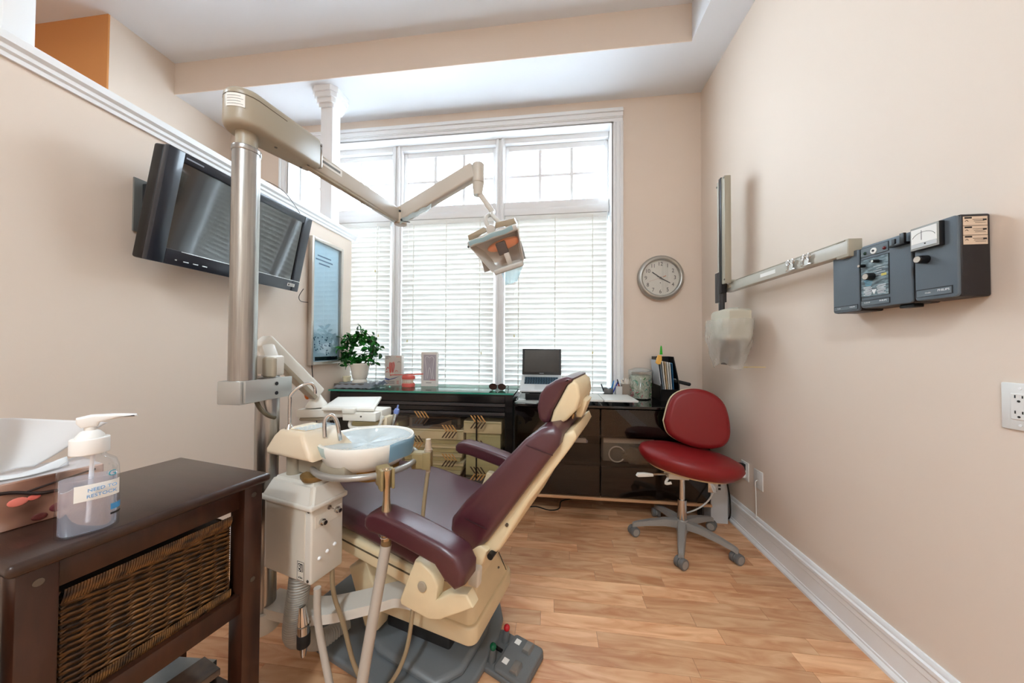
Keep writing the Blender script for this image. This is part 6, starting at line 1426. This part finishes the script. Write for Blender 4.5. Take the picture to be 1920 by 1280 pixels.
# hand sanitiser
hs = thing('sanitizer_bottle', 'clear pump bottle of hand sanitizer with white pump', 'bottle', tw(0.163, -0.112, TZ), 58)
hs.scale = (0.94, 0.94, 0.94)
M_PET = thin_glass('clear_pet', (250, 252, 255), 0.14)
def oval(rx_, ry_, z, n=36): return [(rx_ * math.copysign(abs(math.cos(2 * math.pi * i / n)) ** 0.75, math.cos(2 * math.pi * i / n)), ry_ * math.copysign(abs(math.sin(2 * math.pi * i / n)) ** 0.75, math.sin(2 * math.pi * i / n)), z) for i in range(n)]
def loft(rings, cap=True):
    t = bmesh.new(); A = [[t.verts.new(p) for p in r_] for r_ in rings]; n = len(A[0])
    for a, c in zip(A, A[1:]):
        for j in range(n): t.faces.new((a[j], a[(j + 1) % n], c[(j + 1) % n], c[j]))
    if cap: t.faces.new(A[0]); t.faces.new(A[-1])
    bmesh.ops.recalc_face_normals(t, faces=t.faces); return t
sec = [(0.036, 0.022, 0.0), (0.041, 0.026, 0.004), (0.041, 0.026, 0.10), (0.040, 0.0255, 0.128), (0.036, 0.024, 0.142), (0.024, 0.021, 0.152), (0.0215, 0.0205, 0.156), (0.0215, 0.0205, 0.166)]
MB().add(loft([oval(a, c, z) for a, c, z in sec])).build('bottle', M_PET, hs, 60)
MB().add(loft([oval(a - 0.003, c - 0.003, z) for a, c, z in ((0.036, 0.022, 0.004), (0.040, 0.0255, 0.008), (0.040, 0.0255, 0.112))])).build('gel', sheet_mat('clear_gel', (232, 236, 250), 0.30, 0.05, 0.5), hs, 60)
MB().cyl((0, 0, 0.02), (0.004, 0, 0.16), 0.0035, n=10).build('dip_tube', mat('tube_white', (232, 234, 240), 0.4), hs)
MB().cyl((0, 0, 0.160), (0, 0, 0.192), 0.0265, n=36, bev=0.002).lathe([(0.020, 0.192), (0.019, 0.197), (0.013, 0.205), (0.0085, 0.207), (0.0085, 0.226)], n=28).build('collar', mat('pump_white', (240, 238, 234), 0.35), hs)
MB().pillow([(-0.018, 0.224), (-0.018, 0.234), (0.0, 0.238), (0.03, 0.236), (0.062, 0.231), (0.064, 0.226), (0.03, 0.226), (0.012, 0.222), (0.010, 0.214), (-0.012, 0.214)], 'y', -0.0105, 0.0105, 0.004, 3).build('pump_head', mat('pump_white', (240, 238, 234), 0.35), hs)
def wrapface(u0, u1, z0, z1, off=0.0006):
    def f(u, v):
        a = R(u0 + (u1 - u0) * u); c, s_ = math.cos(a), math.sin(a)
        return ((0.041 + off) * math.copysign(abs(c) ** 0.75, c), (0.026 + off) * math.copysign(abs(s_) ** 0.75, s_), z0 + (z1 - z0) * v)
    return f
stn = MB().surf(wrapface(-108, -20, 0.070, 0.102), 10, 2).build('restock_label', M_PAPER, hs)
M_LB = mat('label_blue', (74, 150, 206), 0.5)
fr_ = frame((0.0180, -0.0292, 0.092), (1, 0.12, 0.06), (0, 0, 1)); lettering('NEED TO', 0.0090, M_LB, hs, fr_)
fr_ = frame((0.0175, -0.0292, 0.080), (1, 0.12, 0.06), (0, 0, 1)); lettering('RESTOCK', 0.0090, M_LB, hs, fr_)
MB().surf(wrapface(-52, -6, 0.040, 0.052), 8, 2).build('blue_band', M_LB, hs); MB().surf(wrapface(-52, -6, 0.030, 0.034), 8, 2).build('print_line', M_INK, hs)
lettering('G', 0.016, mat('label_teal', (40, 150, 170), 0.5), hs, frame((0.0300, -0.0270, 0.117), (1, 0.25, 0.1), (0, 0, 1)))

# tissue box
tx = thing('tissue_box', 'photo-printed tissue box with twig and pink bud design', 'tissue box', (-1.094, 0.517, TZ), -16)
def tissue_print():
    m = bpy.data.materials.new('tissue_box_print'); m.use_nodes = True; N = m.node_tree.nodes; L = m.node_tree.links; b_ = N['Principled BSDF']
    tc = N.new('ShaderNodeTexCoord'); nz = N.new('ShaderNodeTexNoise'); nz.inputs['Scale'].default_value = 12; nz.inputs['Detail'].default_value = 1.5; L.new(tc.outputs['Object'], nz.inputs['Vector'])
    cr = N.new('ShaderNodeValToRGB'); el = cr.color_ramp.elements; el[0].position = 0.36; el[0].color = (*lin((84, 50, 36)), 1); el[1].position = 0.64; el[1].color = (*lin((196, 166, 152)), 1)
    x = el.new(0.5); x.color = (*lin((150, 108, 88)), 1)
    L.new(nz.outputs['Fac'], cr.inputs[0]); L.new(cr.outputs[0], b_.inputs['Base Color']); b_.inputs['Roughness'].default_value = 0.3
    return m
MB().box((0, 0, 0.046), (0.120, 0.235, 0.092), 0.002, 1).build('box', tissue_print(), tx)
MB().box((0, 0, 0.0925), (0.114, 0.228, 0.001)).build('top_print', mat('box_top_print', (206, 198, 196), 0.35, var=(10, 0.2)), tx)
M_TWG = mat('twig_print', (38, 24, 20), 0.4)
MB().tube([(0.0608, -0.05, 0.080), (0.0608, 0.0, 0.074), (0.0608, 0.04, 0.058), (0.0608, 0.10, 0.058)], 0.0035, 6, 5).build('twig', M_TWG, tx)
MB().tube([(0.0608, 0.02, 0.068), (0.0608, 0.06, 0.076), (0.0608, 0.105, 0.084)], 0.002, 6, 4).build('twig', M_TWG, tx)
for y, z, r_, c_ in ((0.010, 0.052, 0.012, (232, 128, 112)), (0.028, 0.054, 0.008, (226, 110, 96)), (0.035, 0.012, 0.010, (92, 38, 34)), (0.06, 0.022, 0.014, (110, 46, 52))):
    MB().ball((0.0606, y, z), (0.001, r_, r_ * 0.7), 14).build('bud', mat('bud_%d_%d' % (c_[0], c_[1]), c_, 0.4), tx)
ts = thing('tissue', 'white tissue pulled up out of the tissue box', 'tissue', (-1.105, 0.505, TZ + 0.0935), -16)
def tis(u, v):
    # a fan pulled up from the slot: narrow at the slot, spreading upwards, the far tip bent over
    y = (-0.5 + u) * (0.11 + 0.10 * v) + 0.02 * v
    return (0.020 * math.sin(7.0 * u + 0.6) * (0.4 + v) - 0.01 + 0.02 * v * v, y + 0.020 * v * v * u, 0.004 + v * (0.098 + 0.022 * math.sin(3.2 * u) - 0.02 * u) + 0.004 * math.sin(9 * u + 5 * v))
MB().surf(tis, 40, 26, 0.0005).build('sheet', sheet_mat('tissue_paper', (244, 244, 244), 0.93, 0.8, 0.35), ts, 180)
MB().surf(lambda u, v: (0.02 + 0.03 * v + 0.008 * math.sin(11 * u), -0.10 + 0.19 * u, 0.004 + 0.020 * math.sin(math.pi * v) * (0.6 + 0.4 * math.sin(7 * u))), 30, 12, 0.0005).build('fold', sheet_mat('tissue_paper', (244, 244, 244), 0.93, 0.8, 0.35), ts, 180)

# books on the lower shelf
def book(x, y, z, w_, d_, h_, rz, cov, label, spine=None):
    p = tw(x, y, z); e = thing('book', label, 'book', p, rz, 'books on the lower shelf of the side table')
    MB().box((0, 0, h_ / 2), (w_ - 0.006, d_ - 0.006, h_ - 0.006)).build('pages', mat('page_block', (214, 210, 200), 0.7), e)
    for zz in (0.0015, h_ - 0.0015): MB().box((0, 0, zz), (w_, d_, 0.003), 0.001, 1).build('cover', cov, e)
    MB().box((w_ / 2 - 0.0015, 0, h_ / 2), (0.003, d_, h_), 0.001, 1).build('spine', spine or cov, e)
    return e
cv1 = mat('pale_photo_cover', (196, 206, 210), 0.25, var=(9, 0.3), coat=0.3); cv2 = mat('dark_photo_cover', (120, 98, 82), 0.22, var=(11, 0.7), rgb2=(36, 40, 46), coat=0.3)
e = book(0.012, 0.02, 0.281, 0.19, 0.235, 0.045, -11 + 14, cv1, 'large pale grey book with dark spine under the table shelf', mat('dark_spine', (44, 56, 62), 0.3))
e2 = book(0.088, 0.060, 0.327, 0.080, 0.150, 0.018, -11 - 6, cv2, 'thin dark photo magazine lying on the pale book')
# black bag with stitching hanging on the near side of the table
bg = thing('black_bag', 'black quilted bag with pale stitching at the left edge', 'bag', tw(0.05, -0.262, 0.30), -11)
MB().pillow(rrect(-0.14, 0.0, 0.105, 0.46, 0.03), 'y', -0.020, 0.034, 0.014, 4).build('body', mat('black_fabric', (20, 19, 20), 0.8, bump=(200, 0.3)), bg)
for x in (0.06, 0.08):
    b = MB()
    for k in range(30): b.tube([(x, -0.0205, 0.03 + 0.0135 * k), (x + 0.003, -0.0215, 0.036 + 0.0135 * k)], 0.0010, 5)
    tag(b.build('stitching', mat('pale_thread', (190, 186, 160), 0.7), bg), kind='stuff')
MB().bar((0.112, 0.02, 0.02), (0.112, 0.02, 0.50), 0.012, 0.016, 0.002, up=(0, 1, 0)).build('metal_edge', mat('dull_metal', (150, 150, 146), 0.45, 0.4), bg)
